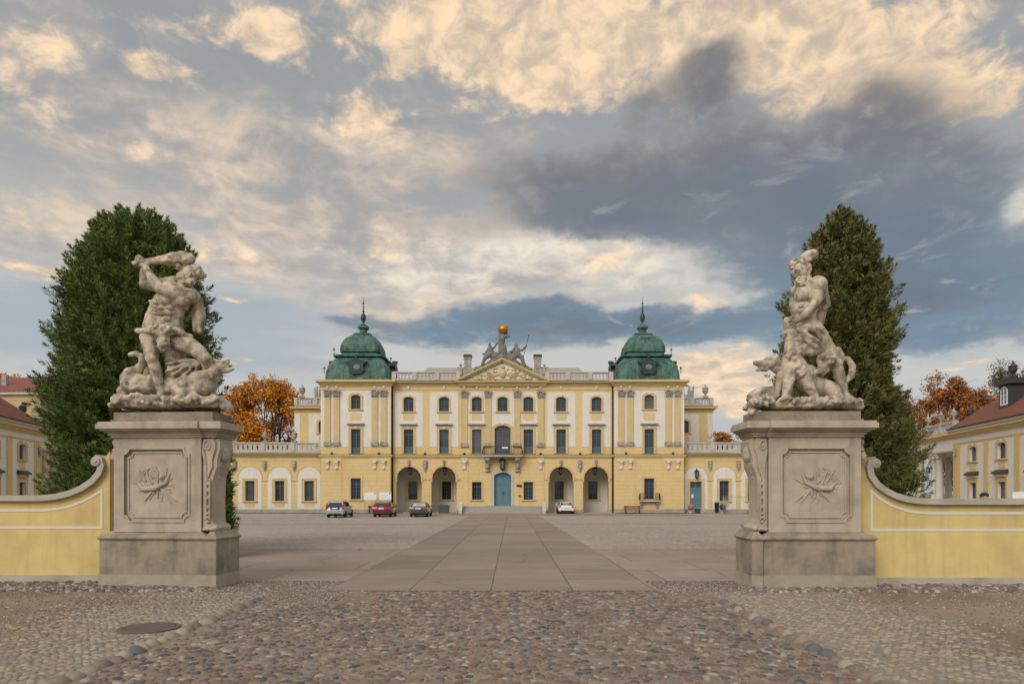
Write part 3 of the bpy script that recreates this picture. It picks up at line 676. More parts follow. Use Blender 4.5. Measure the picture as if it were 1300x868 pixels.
# ---- central range wall
XC = 12.92
wins_up = [lx(518.7), lx(563.7), -3.0, 0, 3.0, -lx(563.7), -lx(518.7)]
holes = []; AR = []
for cx in wins_up:
    big = abs(cx) < .1
    holes.append(arch(cx, 1.15, 11.82, 13.5, .22))
    if big: holes.append(arch(cx, 1.86, 6.93, 10.2, .35))
    else: holes.append(rect(cx-.55, cx+.55, 6.93, 9.72))
for sx in (-1, 1):
    holes.append(rect(sx*3-.55, sx*3+.55, 1.56, 3.62))
    for cx, w in ((lx(519.3), 3.02), (lx(563.7), 2.95)): AR.append((sx*abs(cx), w)); holes.append(arch(sx*abs(cx), w, .05, 5.5, w/2, 18))
holes.append(arch(0, 1.95, .86, 4.72, .35))
up = [h for h in holes if min(p[1] for p in h) > Z1]; lo = [h for h in holes if min(p[1] for p in h) < Z1]
MB().plate(rect(-XC, XC, Z1, ZT), up, 0, .5).build('upper_wall', 'stucco_yellow', palace)
MB().plate(rect(-XC, XC, 0, Z1-.002), lo, 0, .5).build('ground_floor_wall', 'stucco_yellow_courses', palace)
# white panels behind each bay (12 mm proud render)
def notched(x0, x1, z0, z1, r=.16): return [(x0+r, z0), (x1-r, z0), (x1-r*.3, z0+r*.3), (x1, z0+r), (x1, z1-r), (x1-r*.3, z1-r*.3), (x1-r, z1), (x0+r, z1), (x0+r*.3, z1-r*.3), (x0, z1-r), (x0, z0+r), (x0+r*.3, z0+r*.3)]
for cx in wins_up:
    hw = 1.66 if abs(cx) > 5 else (1.10 if abs(cx) > 1 else 1.4)
    hs = [h for h in up if abs(sum(p[0] for p in h)/len(h)-cx) < .3]
    z0 = 7.72
    o_ = notched(cx-hw, cx+hw, z0, 14.05)
    # the tall window cuts the panel's foot: build the panel as an outline going round it
    w2 = .55 if abs(cx) > .1 else .93; top = 9.72 if abs(cx) > .1 else 10.2
    o_ = [(cx+w2, z0), (cx+hw, z0), (cx+hw, 13.9), (cx+hw-.15, 14.05), (cx-hw+.15, 14.05), (cx-hw, 13.9), (cx-hw, z0), (cx-w2, z0), (cx-w2, top), (cx+w2, top)]
    if abs(cx) < .1:
        a_ = [p for p in [h for h in hs if min(q[1] for q in h) < 8][0][2:]]; o_ = o_[:8]+list(reversed(a_))
    MB().plate(o_, [h for h in hs if min(p[1] for p in h) > 10.5], -.022, 0).build('white_panel', 'stucco_white', palace)
    if abs(cx) > .1: MB().plate(notched(cx-.62, cx+.62, 10.83, 11.53), [], -.05, -.022).build('plaque', 'stucco_yellow', palace)
for cx in wins_up:
    big = abs(cx) < .1
    window(palace, cx, 11.82, 1.15, 1.68, rise=.22, sur=.2, keystone=True, yf=-.022)
    if big: window(palace, cx, 6.93, 1.86, 3.27, rise=.35, style='french', sur=.24, sill=False, balus=.9, yf=-.022, keystone=True)
    else: window(palace, cx, 6.93, 1.10, 2.79, style='french', sur=.24, sill=False, balus=.85, hood=True, yf=-.022)
for sx in (-1, 1):
    window(palace, sx*3, 1.56, 1.10, 2.06, sur=.2)
    for x in (4.43, 1.70): pilaster(palace, sx*x, 7.85, 14.2)
    console(palace, sx*4.43, 6.1, -.06, .5, 1.0); 
# projecting lesenes either side of the centre and ends
b = MB()
for sx in (-1, 1):
    for x0, x1, z0, z1, mm in ((4.82, 4.02, .62, Z1-.27, 'stucco_yellow_courses'), (1.98, 1.30, .87, Z1-.27, 'stucco_yellow_courses'), (12.9, 12.55, 7.2, 14.3, 'stucco_yellow')):
        MB().box(sx*x0, sx*x1, -.06, 0, z0, z1).build('lesene', mm, palace)
# arches: moulded archivolt, impost, porch behind
for i, (cx, w) in enumerate(AR):
    a_ = arch(cx, w, 4.0, 5.5, w/2, 18)[2:]
    b = MB().ring([(cx+w/2, 3.6)]+a_+[(cx-w/2, 3.6)], .22, -.07, 0, closed=False); b.build('archivolt', 'trim_yellow', palace)
    b = MB(); b.box(cx-w/2-.42, cx-w/2+.02, -.10, .5, 3.86, 4.06); b.box(cx+w/2-.02, cx+w/2+.42, -.10, .5, 3.86, 4.06); b.build('impost', 'trim_yellow', palace)
    hole = rect(cx-.56, cx+.56, 1.55, 3.75)
    p = MB().plate(rect(cx-w/2-.35, cx+w/2+.35, .02, 6.2), [hole], 3.2, 3.5); p.box(cx-w/2-.35, cx-w/2-.22, .502, 3.198, .02, 6.2); p.box(cx+w/2+.22, cx+w/2+.35, .502, 3.198, .02, 6.2); p.box(cx-w/2-.21, cx+w/2+.21, .502, 3.198, 6.0, 6.2)
    po = p.build('porch', 'stucco_cream', palace)
    MB().box(cx-w/2-.2, cx+w/2+.2, .02, 3.19, -.1, .045).build('porch_floor', 'concrete', palace)
    window(palace, cx, 1.55, 1.12, 2.2, y=3.3, sur=.26, yf=3.2)
    lantern(palace, cx, .9, 6.0, 1.15, .55)
    bracket_mask(palace, cx, 5.95, -.02, 'stone_grey', .55)
for sx in (-1, 1): bracket_mask(palace, sx*9.0, 5.75, -.02, 'stone_grey', .95)
# door
dr = MB(); out = arch(0, 1.87, .86, 4.66, .35); dr.plate(out, [], .30, .36); d = dr.build('door', 'door_paint', palace)
b = MB()
for sx in (-1, 1):
    b.ring([(sx*.12, 1.05), (sx*.82, 1.05), (sx*.82, 3.05), (sx*.12, 3.25)], .05, .275, .30); b.ring([(sx*.12, 3.45), (sx*.82, 3.25), (sx*.82, 4.25), (sx*.12, 4.45)], .05, .275, .30)
b.box(-.04, .04, .27, .30, .88, 4.62); b.build('door_moulding', 'door_paint', d)
MB().ball((.14, .25, 2.35), .05).tube((.14, .25, 2.2), (.14, .25, 2.5), .02).build('handle', 'iron', d)
o2 = off(arch(0, 1.95, .862, 4.72, .35), .34); MB().plate([(a, max(c, .864)) for a, c in o2], [[(a, max(c, .868)) for a, c in arch(0, 1.94, .868, 4.71, .35)]], -.11, .25).build('door_surround', 'stone_pale', palace)
# steps and their sloping white cheeks
b = MB()
for i in range(6): b.box(-4.5, 4.5, -2.6+i*.36, .0, (0 if i == 0 else .14*i+.001), .14*(i+1))
b.build('steps', 'concrete', palace)
for sx in (-1, 1):
    vs = [(sx*4.52, -3.0, 0), (sx*4.52, -.9, 0), (sx*4.52, -.9, 1.25), (sx*4.52, -1.4, 1.3), (sx*4.52, -3.0, .35)]; vs += [(x+sx*.38, y, z) for x, y, z in vs]
    MB().add(vs, [(0, 1, 2, 3, 4), (9, 8, 7, 6, 5)]+[(i, (i+1) % 5, (i+1) % 5+5, i+5) for i in range(5)]).build('step_cheek', 'stone_pale', palace)
# wall plaques by the door
MB().box(1.62, 2.25, -.10, -.06, 3.05, 3.3).build('wall_sign', 'ink', palace); MB().box(1.82, 2.12, -.10, -.06, 1.9, 2.1).build('wall_sign', 'rust_iron', palace)
# balcony
bal = MB().box(-2.25, 2.25, -1.15, 0, 6.5, 6.66); bal.box(-2.3, 2.3, -1.2, 0, 6.661, 6.72); bo = bal.build('balcony', 'stone_pale', palace)
b = MB()
def rail(b, p0, p1, z0, h, step=.16, bulge=.12, r=.022):
    p0 = Vector((*p0, 0)); p1 = Vector((*p1, 0)); L = (p1-p0).length; dd = (p1-p0)/L; nn = Vector((dd.y, -dd.x, 0)); n = int(L/step)
    for zz, rr in ((z0+.04, .02), (z0+h, .032)): b.tube(p0+Vector((0, 0, zz)), p1+Vector((0, 0, zz)), rr, seg=5)
    for i in range(n+1):
        q = p0+dd*L*i/n; b.path([(*(q+Vector((0, 0, z0)))[:], r), (*(q+nn*bulge+Vector((0, 0, z0+h*.3)))[:], r), (*(q+nn*bulge*.3+Vector((0, 0, z0+h*.65)))[:], r), (*(q+Vector((0, 0, z0+h)))[:], r)], 4, False)
        if i % 2 == 0: b.ball(q+nn*bulge+Vector((0, 0, z0+h*.32)), .05, seg=6, rings=4)
rail(b, (-2.2, -1.12), (2.2, -1.12), 6.72, .98); rail(b, (-2.2, -.0), (-2.2, -1.12), 6.72, .98); rail(b, (2.2, -1.12), (2.2, 0), 6.72, .98)
b.build('railing', 'iron', bo)
for sx in (-1, 1): 
    b = MB(); x = sx*1.74; pts = [(0, 6.49), (0, 4.75), (-.16, 4.72), (-.2, 5.1), (-.32, 5.5), (-.7, 5.95), (-.95, 6.2), (-1.0, 6.49)]
    n = len(pts); vs = [(x-.24, a, c) for a, c in pts]+[(x+.24, a, c) for a, c in pts]; b.add(vs, [tuple(range(n)), tuple(range(2*n-1, n-1, -1))]+[(i, (i+1) % n, (i+1) % n+n, i+n) for i in range(n)])
    b.tube((x-.28, -.78, 6.2), (x+.28, -.78, 6.2), .2, seg=10); b.tube((x-.26, -.16, 4.92), (x+.26, -.16, 4.92), .17, seg=10); b.ball((x, -.42, 5.45), .22, 1, .8, 1.6); b.build('balcony_console', 'stone_grey', bo)
b = MB().plate([(-.05, 7.42), (.62, 7.42), (.62, 7.62), (-.05, 7.62)], [], -1.28, -1.26); b.build('notice', 'sign_white', bo)
for o in (bo,): pass
lantern(palace, 0, -.55, 6.5, 1.7, .12)
# string course, cornices
def string(x0, x1, y): 
    b = MB(); b.box(x0, x1, y-.20, y+.1, Z1-.12, Z1+.06); b.box(x0, x1, y-.10, y+.1, Z1-.26, Z1-.122); b.build('string_course', 'trim_yellow', palace)
    MB().box(x0-.02, x1+.02, y-.23, y+.1, Z1+.063, Z1+.10).build('flashing', 'dark_slate', palace)
string(-12.9, 12.9, 0)
for x in (-9.0, -4.43, 4.43, 9.0): MB().ball((x, -.22, Z1+.2), .16, 1, .8, .8).build('floodlight', 'iron', palace)
MB().box(-XC, XC, -.05, 0, 14.3, 14.42).build('architrave', 'trim_yellow', palace)
cornice(palace, -XC+.02, XC-.02, 14.72, 0, ends=False, capm='dark_slate', h=.55, depth=.5)
for x in wins_up + [-4.43, -1.7, 1.7, 4.43]:
    MB().lathe([(.02, 0), (.18, .08), (.16, .3), (.03, .36)], (x, -.05, 14.38), 8, 1, .5).build('boss', 'stucco_white', palace)
# base plinth
b = MB(); b.box(-4.82, 4.82, -.1, -.002, 0, .6)
for x0, x1 in ((-12.9, -12.42), (-9.36, -8.28), (-5.33, -4.83), (12.42, 12.9), (8.28, 9.36), (4.83, 5.33)): b.box(x0, x1, -.12, .5, 0, .42)
b.build('plinth', 'plinth_stone', palace)
# attic balustrade
for sx in (-1, 1):
    x0, x1 = (5.0, 12.85) if sx > 0 else (-12.85, -5.0)
    balustrade(palace, x0, x1, .15, 15.33, 1.12, 2.6, 5)
    for q in (0,):
        pass
# body of the main range: flanks, rear and low zinc roof
b = MB(); b.box(-XC, XC, 13.5, 14, 0, 15.3); b.box(-XC, XC, .502, 13.498, 15.1, 15.28); b.build('rear_wall', 'stucco_yellow', palace)
def hip(x0, x1, y0, y1, z0, h, inset, m, parent, name='roof', iy=None):
    iy = inset if iy is None else iy
    vs = [(x0, y0, z0), (x1, y0, z0), (x1, y1, z0), (x0, y1, z0), (x0+inset, y0+iy, z0+h), (x1-inset, y0+iy, z0+h), (x1-inset, y1-iy, z0+h), (x0+inset, y1-iy, z0+h)]
    return MB().add(vs, [(0, 3, 2, 1), (4, 5, 6, 7), (0, 1, 5, 4), (1, 2, 6, 5), (2, 3, 7, 6), (3, 0, 4, 7)]).build(name, m, parent)
hip(-11.6, 11.6, 2.0, 13.5, 15.29, 2.75, 2.2, 'lead_roof', palace, iy=4.5)
# pediment
PXW = 5.25
ped = MB().plate([(-PXW, 15.3), (PXW, 15.3), (0, 17.75)], [], -.02, .5).build('pediment', 'stucco_white', palace)
cornice(palace, -5.0, 5.0, 14.74, -.22, name='pediment_cornice', depth=.42, h=.53, back=.2)
b = MB()
for sx in (-1, 1):
    for t0, t1, d in ((0, .16, -.50), (-.14, .0, -.36), (-.24, -.14, -.22)):
        sl = math.atan2(17.75-15.3, PXW); ca, sa = math.cos(sl), math.sin(sl); q = []
        for x, z in ((sx*(PXW+.35), 15.3-.165+.06), (0, 17.75+.06)):
            q.append((x, z))
        (xa, za), (xb, zb) = q; n_ = (sx*sa, ca)
        b.plate([(xa, za+t0/ca), (xb, zb+t0/ca), (xb, zb+t1/ca), (xa, za+t1/ca)] if sx < 0 else [(xb, zb+t0/ca), (xa, za+t0/ca), (xa, za+t1/ca), (xb, zb+t1/ca)], [], d, .3)
b.build('raking_cornice', 'trim_yellow', ped)
b = MB(); rr = random.Random(3)
b.ball((0, -.1, 16.25), .55, .8, .3, 1, 12, 8); b.ball((0, -.16, 16.25), .35, .8, .4, 1, 10, 8); b.ball((0, -.14, 16.95), .2, 1.3, .5, .8)
for sx in (-1, 1):
    for i in range(26):
        x = rr.uniform(.5, 3.6); zt = 15.5+(1-x/PXW)*1.75; z = rr.uniform(15.5, max(15.55, zt)); L = rr.uniform(.15, .42); a = rr.uniform(0, 1.2)
        b.tube((sx*x, -.08, z), (sx*(x+L*math.cos(a)), -.08, min(z+L*math.sin(a), zt+.1)), rr.uniform(.05, .1), .04, 6, True)
    for i in range(5): b.tube((sx*.5, -.1, 16.1), (sx*(1.5+i*.1), -.1, 15.6+i*.2), .06, .05, 6, True)
b.box(-3.4, 3.4, -.045, -.022, 15.42, 15.62); b.build('relief', 'trim_yellow', ped)
MB().box(-4.4, 4.4, -.14, 0, 15.32, 15.40).build('flashing', 'dark_slate', ped)
# chimneys with little seated figures
for sx in (-1, 1):
    x = sx*4.13; b = MB(); b.box(x-.40, x+.40, .9, 1.7, 15.3, 18.35); b.box(x-.48, x+.48, .82, 1.78, 16.1, 16.25); b.box(x-.46, x+.46, .84, 1.76, 18.1, 18.3)
    c = b.build('chimney', 'stone_grey', palace); MB().box(x-.5, x+.5, .8, 1.8, 18.352, 18.62).build('chimney_cap', 'copper_dark', c)
    f = MB(); xx = x+sx*.75; f.tube((xx, 1.0, 16.3), (xx, 1.0, 17.0), .26, .2, 8, True); f.ball((xx+sx*.05, .95, 17.35), .17); f.tube((xx, 1.0, 16.3), (xx+sx*.35, .8, 15.8), .16, .12, 8, True)
    f.tube((xx, 1.0, 17.0), (x+sx*.3, .9, 17.1), .1, .08, 6, True); f.tube((xx+sx*.1, 1, 17.0), (xx+sx*.4, .9, 17.1), .09, .07, 6, True); f.box(xx-.4, xx+.4, .7, 1.3, 15.4, 16.1)
    f.build('figure', 'stone_grey', palace)
# sculpture group on the pediment (read off in metres from the axis)
def sculpt(name, b, m, parent, voxel=.03, smooth=6, noise=0.0, nscale=.3):
    o = b.build(name, m, parent)
    r = o.modifiers.new('fuse', 'REMESH'); r.mode = 'VOXEL'; r.voxel_size = voxel; r.use_smooth_shade = True
    s = o.modifiers.new('soften', 'SMOOTH'); s.iterations = smooth; s.factor = .5
    if noise:
        t = bpy.data.textures.new('carving', 'CLOUDS'); t.noise_scale = nscale; t.noise_depth = 3
        d = o.modifiers.new('wear', 'DISPLACE'); d.texture = t; d.strength = noise; d.mid_level = .5; d.texture_coords = 'LOCAL'
    return o
def gz(zx, zy): return ((570+zx/8.68-638)/PX, 2.2+(627-(400+zy/8.68))/PX)
G = MB(); GS = 1/8.68/PX
def gp(*pts, y=0.0, seg=8):
    q = []
    for p in pts:
        x, z = gz(p[0], p[1]); q.append((x, y+(p[3] if len(p) > 3 else 0), z, p[2]*GS))
    for a, c in zip(q, q[1:]): G.tube(a[:3], c[:3], a[3], c[3], seg, True)
    if len(q) == 1: G.ball(q[0][:3], q[0][3])
gy = .35
gp((590, 490, 60), (590, 440, 48), y=gy); gp((590, 405, 50), (590, 350, 44), y=gy); gp((578, 400, 30), (575, 330, 32), (582, 270, 38), (590, 235, 32), y=gy-.1)   # atlas kneeling
gp((590, 235, 18), (555, 225, 14), (552, 205, 12), (575, 195, 12), y=gy); gp((600, 235, 18), (660, 225, 15), (650, 200, 12), (620, 192, 12), y=gy); gp((592, 215, 20), y=gy-.15); gp((605, 350, 30), (620, 410, 24), y=gy)
gp((455, 420, 45), (452, 370, 36), (450, 345, 22), y=gy); gp((448, 325, 19), y=gy); gp((448, 305, 10), (446, 300, 9), y=gy)       # left figure
gp((465, 362, 14), (500, 350, 12), (525, 310, 10), (545, 290, 9), y=gy-.1); gp((430, 370, 14), (400, 420, 12), (375, 425, 12), y=gy-.1)
gp((450, 430, 34), (405, 460, 26), (380, 500, 18), (365, 545, 15), y=gy-.2); gp((470, 440, 34), (500, 470, 28), (450, 530, 20), y=gy-.1)
gp((510, 430, 40), (530, 470, 45), (470, 520, 40), (400, 560, 32), (330, 580, 28), (290, 590, 22), y=gy+.1)
gp((745, 420, 45), (742, 370, 38), (740, 345, 22), y=gy); gp((738, 325, 20), y=gy); gp((738, 305, 11), (738, 300, 8), y=gy)
gp((765, 375, 16), (810, 380, 13), (850, 335, 12), y=gy-.1); gp((720, 375, 20), (680, 400, 18), (670, 395, 12), y=gy)
gp((750, 430, 36), (800, 460, 26), (820, 520, 18), (840, 545, 14), y=gy-.2); gp((730, 440, 34), (700, 480, 30), (760, 530, 20), y=gy-.1)
gp((660, 440, 42), (680, 480, 45), (740, 530, 38), (800, 560, 34), (860, 580, 30), (900, 590, 22), y=gy+.1)
rr = random.Random(9)
for i in range(60):
    t = rr.uniform(-1, 1); x = 595+t*300; z = 495+abs(t)*105; gp((x, z-rr.uniform(0, 18), rr.uniform(12, 26)), y=gy+rr.uniform(-.35, .3))
mat('sculpture_dark', (.20, .185, .17), .85, .2, 4, col2=(.10, .095, .09), c2scale=2.5, bump=.3)
grp = sculpt('pediment_sculpture', G, 'sculpture_dark', palace, .05, 2)
x, z = gz(597, 150); MB().ball((x, gy, z), .60, seg=24, rings=14).lathe([(.61, -.04), (.61, .04)], (x, gy, z), 24).build('globe', 'gold', grp)
x0, z0 = gz(815, 480); x1, z1 = gz(878, 225); sp = MB().tube((x0, gy-.3, z0), (x1, gy-.3, z1), .035, .03, 6); sp.lathe([(.03, 0), (.09, .12), (.005, .45)], (x1, gy-.3, z1), 6, 1, .5); sp.build('spear', 'iron', grp); MB().lathe([(.03, 0), (.11, .12), (.005, .5)], (x1, gy-.3, z1+.02), 6, 1, .5).build('spear_tip', 'gold', grp)

# ---- corner towers
def tower(sx):
    T = sx*16.92; hw = 4.03; y0 = -.75
    c = lambda x: T+x
    hs = [arch(T, 1.1, 12.0, 13.65, .25), rect(T-.55, T+.55, 6.85, 9.7), rect(T-.58, T+.58, 1.62, 4.02)]
    tw = MB().plate(rect(T-hw, T+hw, Z1, ZT), hs[:2], y0, y0+.5); tw.box(T-hw, T-hw+.4, y0+.5, 7.3, Z1, ZT); tw.box(T+hw-.4, T+hw, y0+.5, 7.3, Z1, ZT); tw.box(T-hw, T+hw, 7.3, 7.7, Z1, ZT)
    tw = tw.build('tower', 'stucco_yellow', palace)
    g = MB().plate(rect(T-hw, T+hw, 0, Z1-.002), hs[2:], y0, y0+.5); g.box(T-hw, T-hw+.4, y0+.5, 7.3, 0, Z1-.002); g.box(T+hw-.4, T+hw, y0+.5, 7.3, 0, Z1-.002); g.box(T-hw, T+hw, 7.3, 7.7, 0, Z1-.002)
    g.build('tower_ground_floor', 'stucco_yellow_courses', palace)
    # white render field going round the window foot
    o_ = [(T+.55, 7.65), (T+hw, 7.65), (T+hw, 14.2), (T-hw, 14.2), (T-hw, 7.65), (T-.55, 7.65), (T-.55, 9.7), (T+.55, 9.7)]
    MB().plate(o_, [hs[0]], y0-.022, y0).build('white_panel', 'stucco_white', palace)
    MB().plate(notched(T-.68, T+.68, 10.75, 11.55), [], y0-.05, y0-.022).build('plaque', 'stucco_yellow', palace)
    yy = y0-.022
    window(palace, T, 12.0, 1.1, 1.65, y=y0+.28, rise=.25, sur=.22, keystone=True, yf=yy)
    window(palace, T, 6.85, 1.1, 2.85, y=y0+.28, style='french', sur=.24, sill=False, balus=.8, hood=True, yf=yy)
    window(palace, T, 1.62, 1.16, 2.4, y=y0+.28, sur=.2, yf=y0)
    for x in (-3.25, -2.2, 2.2, 3.25): pilaster(palace, T+x, 7.95, 14.2, .68, yy)
    for x in (-3.25, -2.2, 2.2, 3.25): console(palace, T+x, 6.1, y0-.05, .46, 1.0)
    for q0, q1 in ((T-hw+.02, T-1.6), (T+1.6, T+hw-.02)): MB().box(q0, q1, y0-.05, y0, .48, Z1-.27).build('lesene', 'stucco_yellow_courses', palace)
    MB().box(T-hw-.03, T+hw+.03, y0-.09, y0, 0, .46).build('plinth', 'plinth_stone', palace)
    b = MB(); b.box(T-hw-.18, T+hw+.18, y0-.2, 7.7, Z1-.12, Z1+.055); b.box(T-hw-.08, T+hw+.08, y0-.1, 7.6, Z1-.26, Z1-.122); b.build('string_course', 'trim_yellow', palace)
    MB().box(T-hw-.2, T+hw+.2, y0-.23, 7.72, Z1+.058, Z1+.09).build('flashing', 'dark_slate', palace)
    for x in (-2.7, 2.7): MB().ball((T+x, y0-.22, Z1+.2), .16, 1, .8, .8).build('floodlight', 'iron', palace)
    b = MB()
    for zz, dd, hh in ((14.2, .06, .16), (14.62, .10, .16), (14.78, .22, .16), (14.94, .36, .14), (15.08, .55, .24)): b.box(T-hw-dd, T+hw+dd, y0-dd, 7.7+dd, zz+.001, zz+hh)
    b.build('cornice', 'trim_yellow', palace)
    for x in (-3.25, -2.2, 2.2, 3.25): MB().lathe([(.02, 0), (.17, .08), (.15, .24), (.03, .3)], (T+x, y0-.06, 14.36), 8, 1, .5).build('boss', 'stucco_white', palace)
    cy = y0+4.2; cc = (T, cy, 0)
    d = MB(); prof = [(4.05, 15.325), (3.88, 15.42), (3.74, 15.6), (3.72, 16.0), (3.65, 16.5), (3.5, 17.0), (3.24, 17.5), (2.9, 18.0), (2.62, 18.3)]
    d.sq(prof, cc, cham=.10, smooth=False)
    d.sq([(2.75, 18.3), (3.0, 18.36), (3.0, 18.56), (2.72, 18.6), (2.25, 18.72), (2.12, 18.95)], cc, cham=.12)
    d.sq([(2.12, 18.95), (2.36, 19.02), (2.38, 19.3), (2.32, 19.8), (2.12, 20.3), (1.85, 20.75), (1.4, 21.1), (.98, 21.3)], cc, cham=.2, smooth=False)
    d.sq([(.98, 21.3), (1.08, 21.34), (1.05, 21.5), (.62, 21.62), (.40, 21.75), (.38, 22.0)], cc, cham=.25)
    d.sq([(.38, 22.0), (.62, 22.25), (.58, 22.5), (.3, 22.7), (.16, 22.9)], cc, cham=.25)
    # raised seams on the copper
    s = d
    for side in range(4):
        rot = Matrix.Rotation(side*math.pi/2, 3, 'Z')
        for u in (-.78, -.5, -.25, 0, .25, .5, .78):
            for (r0, z0), (r1, z1) in zip(prof[2:], prof[3:]):
                a = rot @ Vector((u*r0*.84, -r0, z0)); e = rot @ Vector((u*r1*.84, -r1, z1)); s.tube(a+Vector((T, cy, 0)), e+Vector((T, cy, 0)), .035, seg=4)
        p2 = [(2.36, 19.3), (2.31, 19.8), (2.11, 20.3), (1.85, 20.75), (1.4, 21.1)]
        for u in (-.75, -.3, .3, .75):
            for (r0, z0), (r1, z1) in zip(p2, p2[1:]):
                a = rot @ Vector((u*r0*.78, -r0, z0)); e = rot @ Vector((u*r1*.78, -r1, z1)); s.tube(a+Vector((T, cy, 0)), e+Vector((T, cy, 0)), .03, seg=4)
    dome = d.build('dome', 'copper', tw)
    MB().lathe([(.14, 22.9), (.12, 23.0), (.30, 23.3), (.31, 23.65), (.2, 24.0), (.08, 24.1)], cc, 12).build('finial_urn', 'copper_dark', dome)
    f = MB().tube((T, cy, 24.0), (T, cy, 26.0), .06, .02, 6)
    for z, r in ((24.3, .14), (24.6, .11), (24.9, .1), (25.3, .12), (25.6, .07)): f.ball((T, cy, z), r, seg=8, rings=5)
    f.build('spire', 'iron', dome)
    # oval dormer with shaped gable on front and sides
    for side in range(4):
        rot = Matrix.Rotation(side*math.pi/2, 3, 'Z'); M = MB()
        ov = [(.42*math.cos(a), 16.95+.34*math.sin(a)) for a in [k*math.pi/10 for k in range(20)]]
        sh = [(-.95, 16.55), (-.7, 16.3), (-.45, 16.1), (.45, 16.1), (.7, 16.3), (.95, 16.55), (.8, 16.8), (.8, 17.2), (1.25, 17.55), (.6, 17.65), (.2, 17.95), (0, 18.1), (-.2, 17.95), (-.6, 17.65), (-1.25, 17.55), (-.8, 17.2), (-.8, 16.8)]
        M.plate(sh, [ov], -4.02, -3.3); M.box(-.1, .1, -4.15, -3.5, 17.95, 18.3)
        M.v = [tuple((rot @ Vector(v))+Vector((T, cy, 0))) for v in M.v]; dm = M.build('dormer', 'copper_dark', dome)
        P = MB().plate([(.40*math.cos(a), 16.95+.32*math.sin(a)) for a in [k*math.pi/10 for k in range(20)]], [], -3.95, -3.9); P.box(-.03, .03, -3.98, -3.951, 16.65, 17.25)
        P.v = [tuple((rot @ Vector(v))+Vector((T, cy, 0))) for v in P.v]; P.build('pane', 'dormer_glass', dm)
    for ax in (-1, 1):
        for ay in (-1, 1):
            for r, z in ((3.75, 16.2), (2.85, 18.55)):
                MB().tube((T+ax*r, cy+ay*r, z), (T+ax*r, cy+ay*r, z+.5), .05, .03, 5).ball((T+ax*r, cy+ay*r, z+.6), .12, 1, 1, 1.5, 8, 5).build('finial', 'rust_iron', dome)
mat('dormer_glass', (.18, .19, .21), .2, .1, 4, spec=.6)
tower(-1); tower(1)
# ornate little balcony box under the right tower's ground window
T = 16.92; b = MB(); b.box(T-1.15, T+1.15, -1.3, -.76, 1.35, 1.5); bb = b.build('balconet', 'stone_pale', palace)
r_ = MB()
for x0, x1 in ((-1.12, -.6), (.6, 1.12)): rail(r_, (T+x0, -1.28), (T+x1, -1.28), 1.5, .78, .13, .08)
rail(r_, (T-1.12, -.76), (T-1.12, -1.28), 1.5, .78, .13, .08); rail(r_, (T+1.12, -1.28), (T+1.12, -.76), 1.5, .78, .13, .08)
for i in range(9): r_.tube((T-.5+i*.125, -1.28, 1.5), (T-.5+i*.125, -1.28, 1.66), .015, seg=4)
r_.tube((T-.6, -1.28, 1.68), (T+.6, -1.28, 1.68), .02, seg=5)
r_.build('railing', 'iron', bb)
for x in (-.9, .9): console(bb, T+x, 1.34, -.76, .36, .75, 'stone_grey')
# downpipes
for sx in (-1, 1):
    for x, y, z1 in ((12.82, -.12, 15.1), (21.15, .3, Z1)):
        d = MB().tube((sx*x, y, .1), (sx*x, y, z1), .11, seg=8)
        for z in (2, 4.5, 7.5, 10, 12.5):
            if z < z1: d.tube((sx*x, y, z), (sx*x, y, z+.08), .13, seg=8)
        d.build('downpipe', 'iron', palace)
# ---- taller rear blocks seen behind the towers
for sx in (-1, 1):
    yb = 12.0; xo = 27.9; xi = 19.5; a, c = (xi, xo) if sx > 0 else (-xo, -xi); cx = sx*24.1
    MB().plate(rect(a, c, 0, 13.6), [arch(cx, 1.15, 10.35, 12.0, .25)], yb, yb+.5).box(sx*xo-sx*.5 if sx > 0 else -xo, sx*xo if sx > 0 else -xo+.5, yb+.5, yb+12, 0, 13.6).box(a, c, yb+12, yb+12.4, 0, 13.6).build('rear_block', 'stucco_yellow', palace)
    MB().plate(rect(cx-1.9, cx+1.9, 8.2, 12.9), [arch(cx, 1.15, 10.35, 12.0, .25)], yb-.022, yb).plate(rect(sx*xo-.75 if sx > 0 else -xo, sx*xo if sx > 0 else -xo+.75, 8.2, 12.9), [], yb-.022, yb).build('white_panel', 'stucco_white', palace)
    window(palace, cx, 10.35, 1.15, 1.65, y=yb+.28, rise=.25, sur=.22, yf=yb-.022)
    MB().plate(notched(cx-.6, cx+.6, 9.2, 9.95), [], yb-.05, yb-.022).build('plaque', 'stucco_yellow', palace)
    MB().box(cx-.95, cx+.95, yb-.25, yb-.022, 8.6, 8.75).build('hood', 'stone_grey', palace)
    b = MB()
    for zz, dd, hh in ((13.2, .1, .15), (13.45, .25, .15), (13.6, .5, .25)): b.box(a-dd, c+dd, yb-dd, yb+12.4, zz+.001, zz+hh)
    b.build('cornice', 'trim_yellow', palace); MB().box(a-.53, c+.53, yb-.53, yb+12.4, 13.853, 13.9).build('flashing', 'dark_slate', palace)
    balustrade(palace, a, c, yb+.1, 13.9, 1.15, 2.8, 6)
    hip(a+.5, c-.5, yb+.7, yb+11.5, 13.9, 2.6, 3, 'lead_roof', palace)
    urn(palace, sx*26.9, yb+.1, 15.05, 1.15)
    t = MB(); r3 = random.Random(4)
    for i in range(9): x = sx*(24.4+r3.uniform(-.8, .8)); t.tube((x, yb+.1, 15.05), (x+r3.uniform(-.3, .3), yb+.1, 15.05+r3.uniform(.5, 1.7)), .22, .12, 7, True)
    t.ball((sx*24.4, yb+.1, 16.7), .2); t.build('trophy', 'stone_grey', palace)

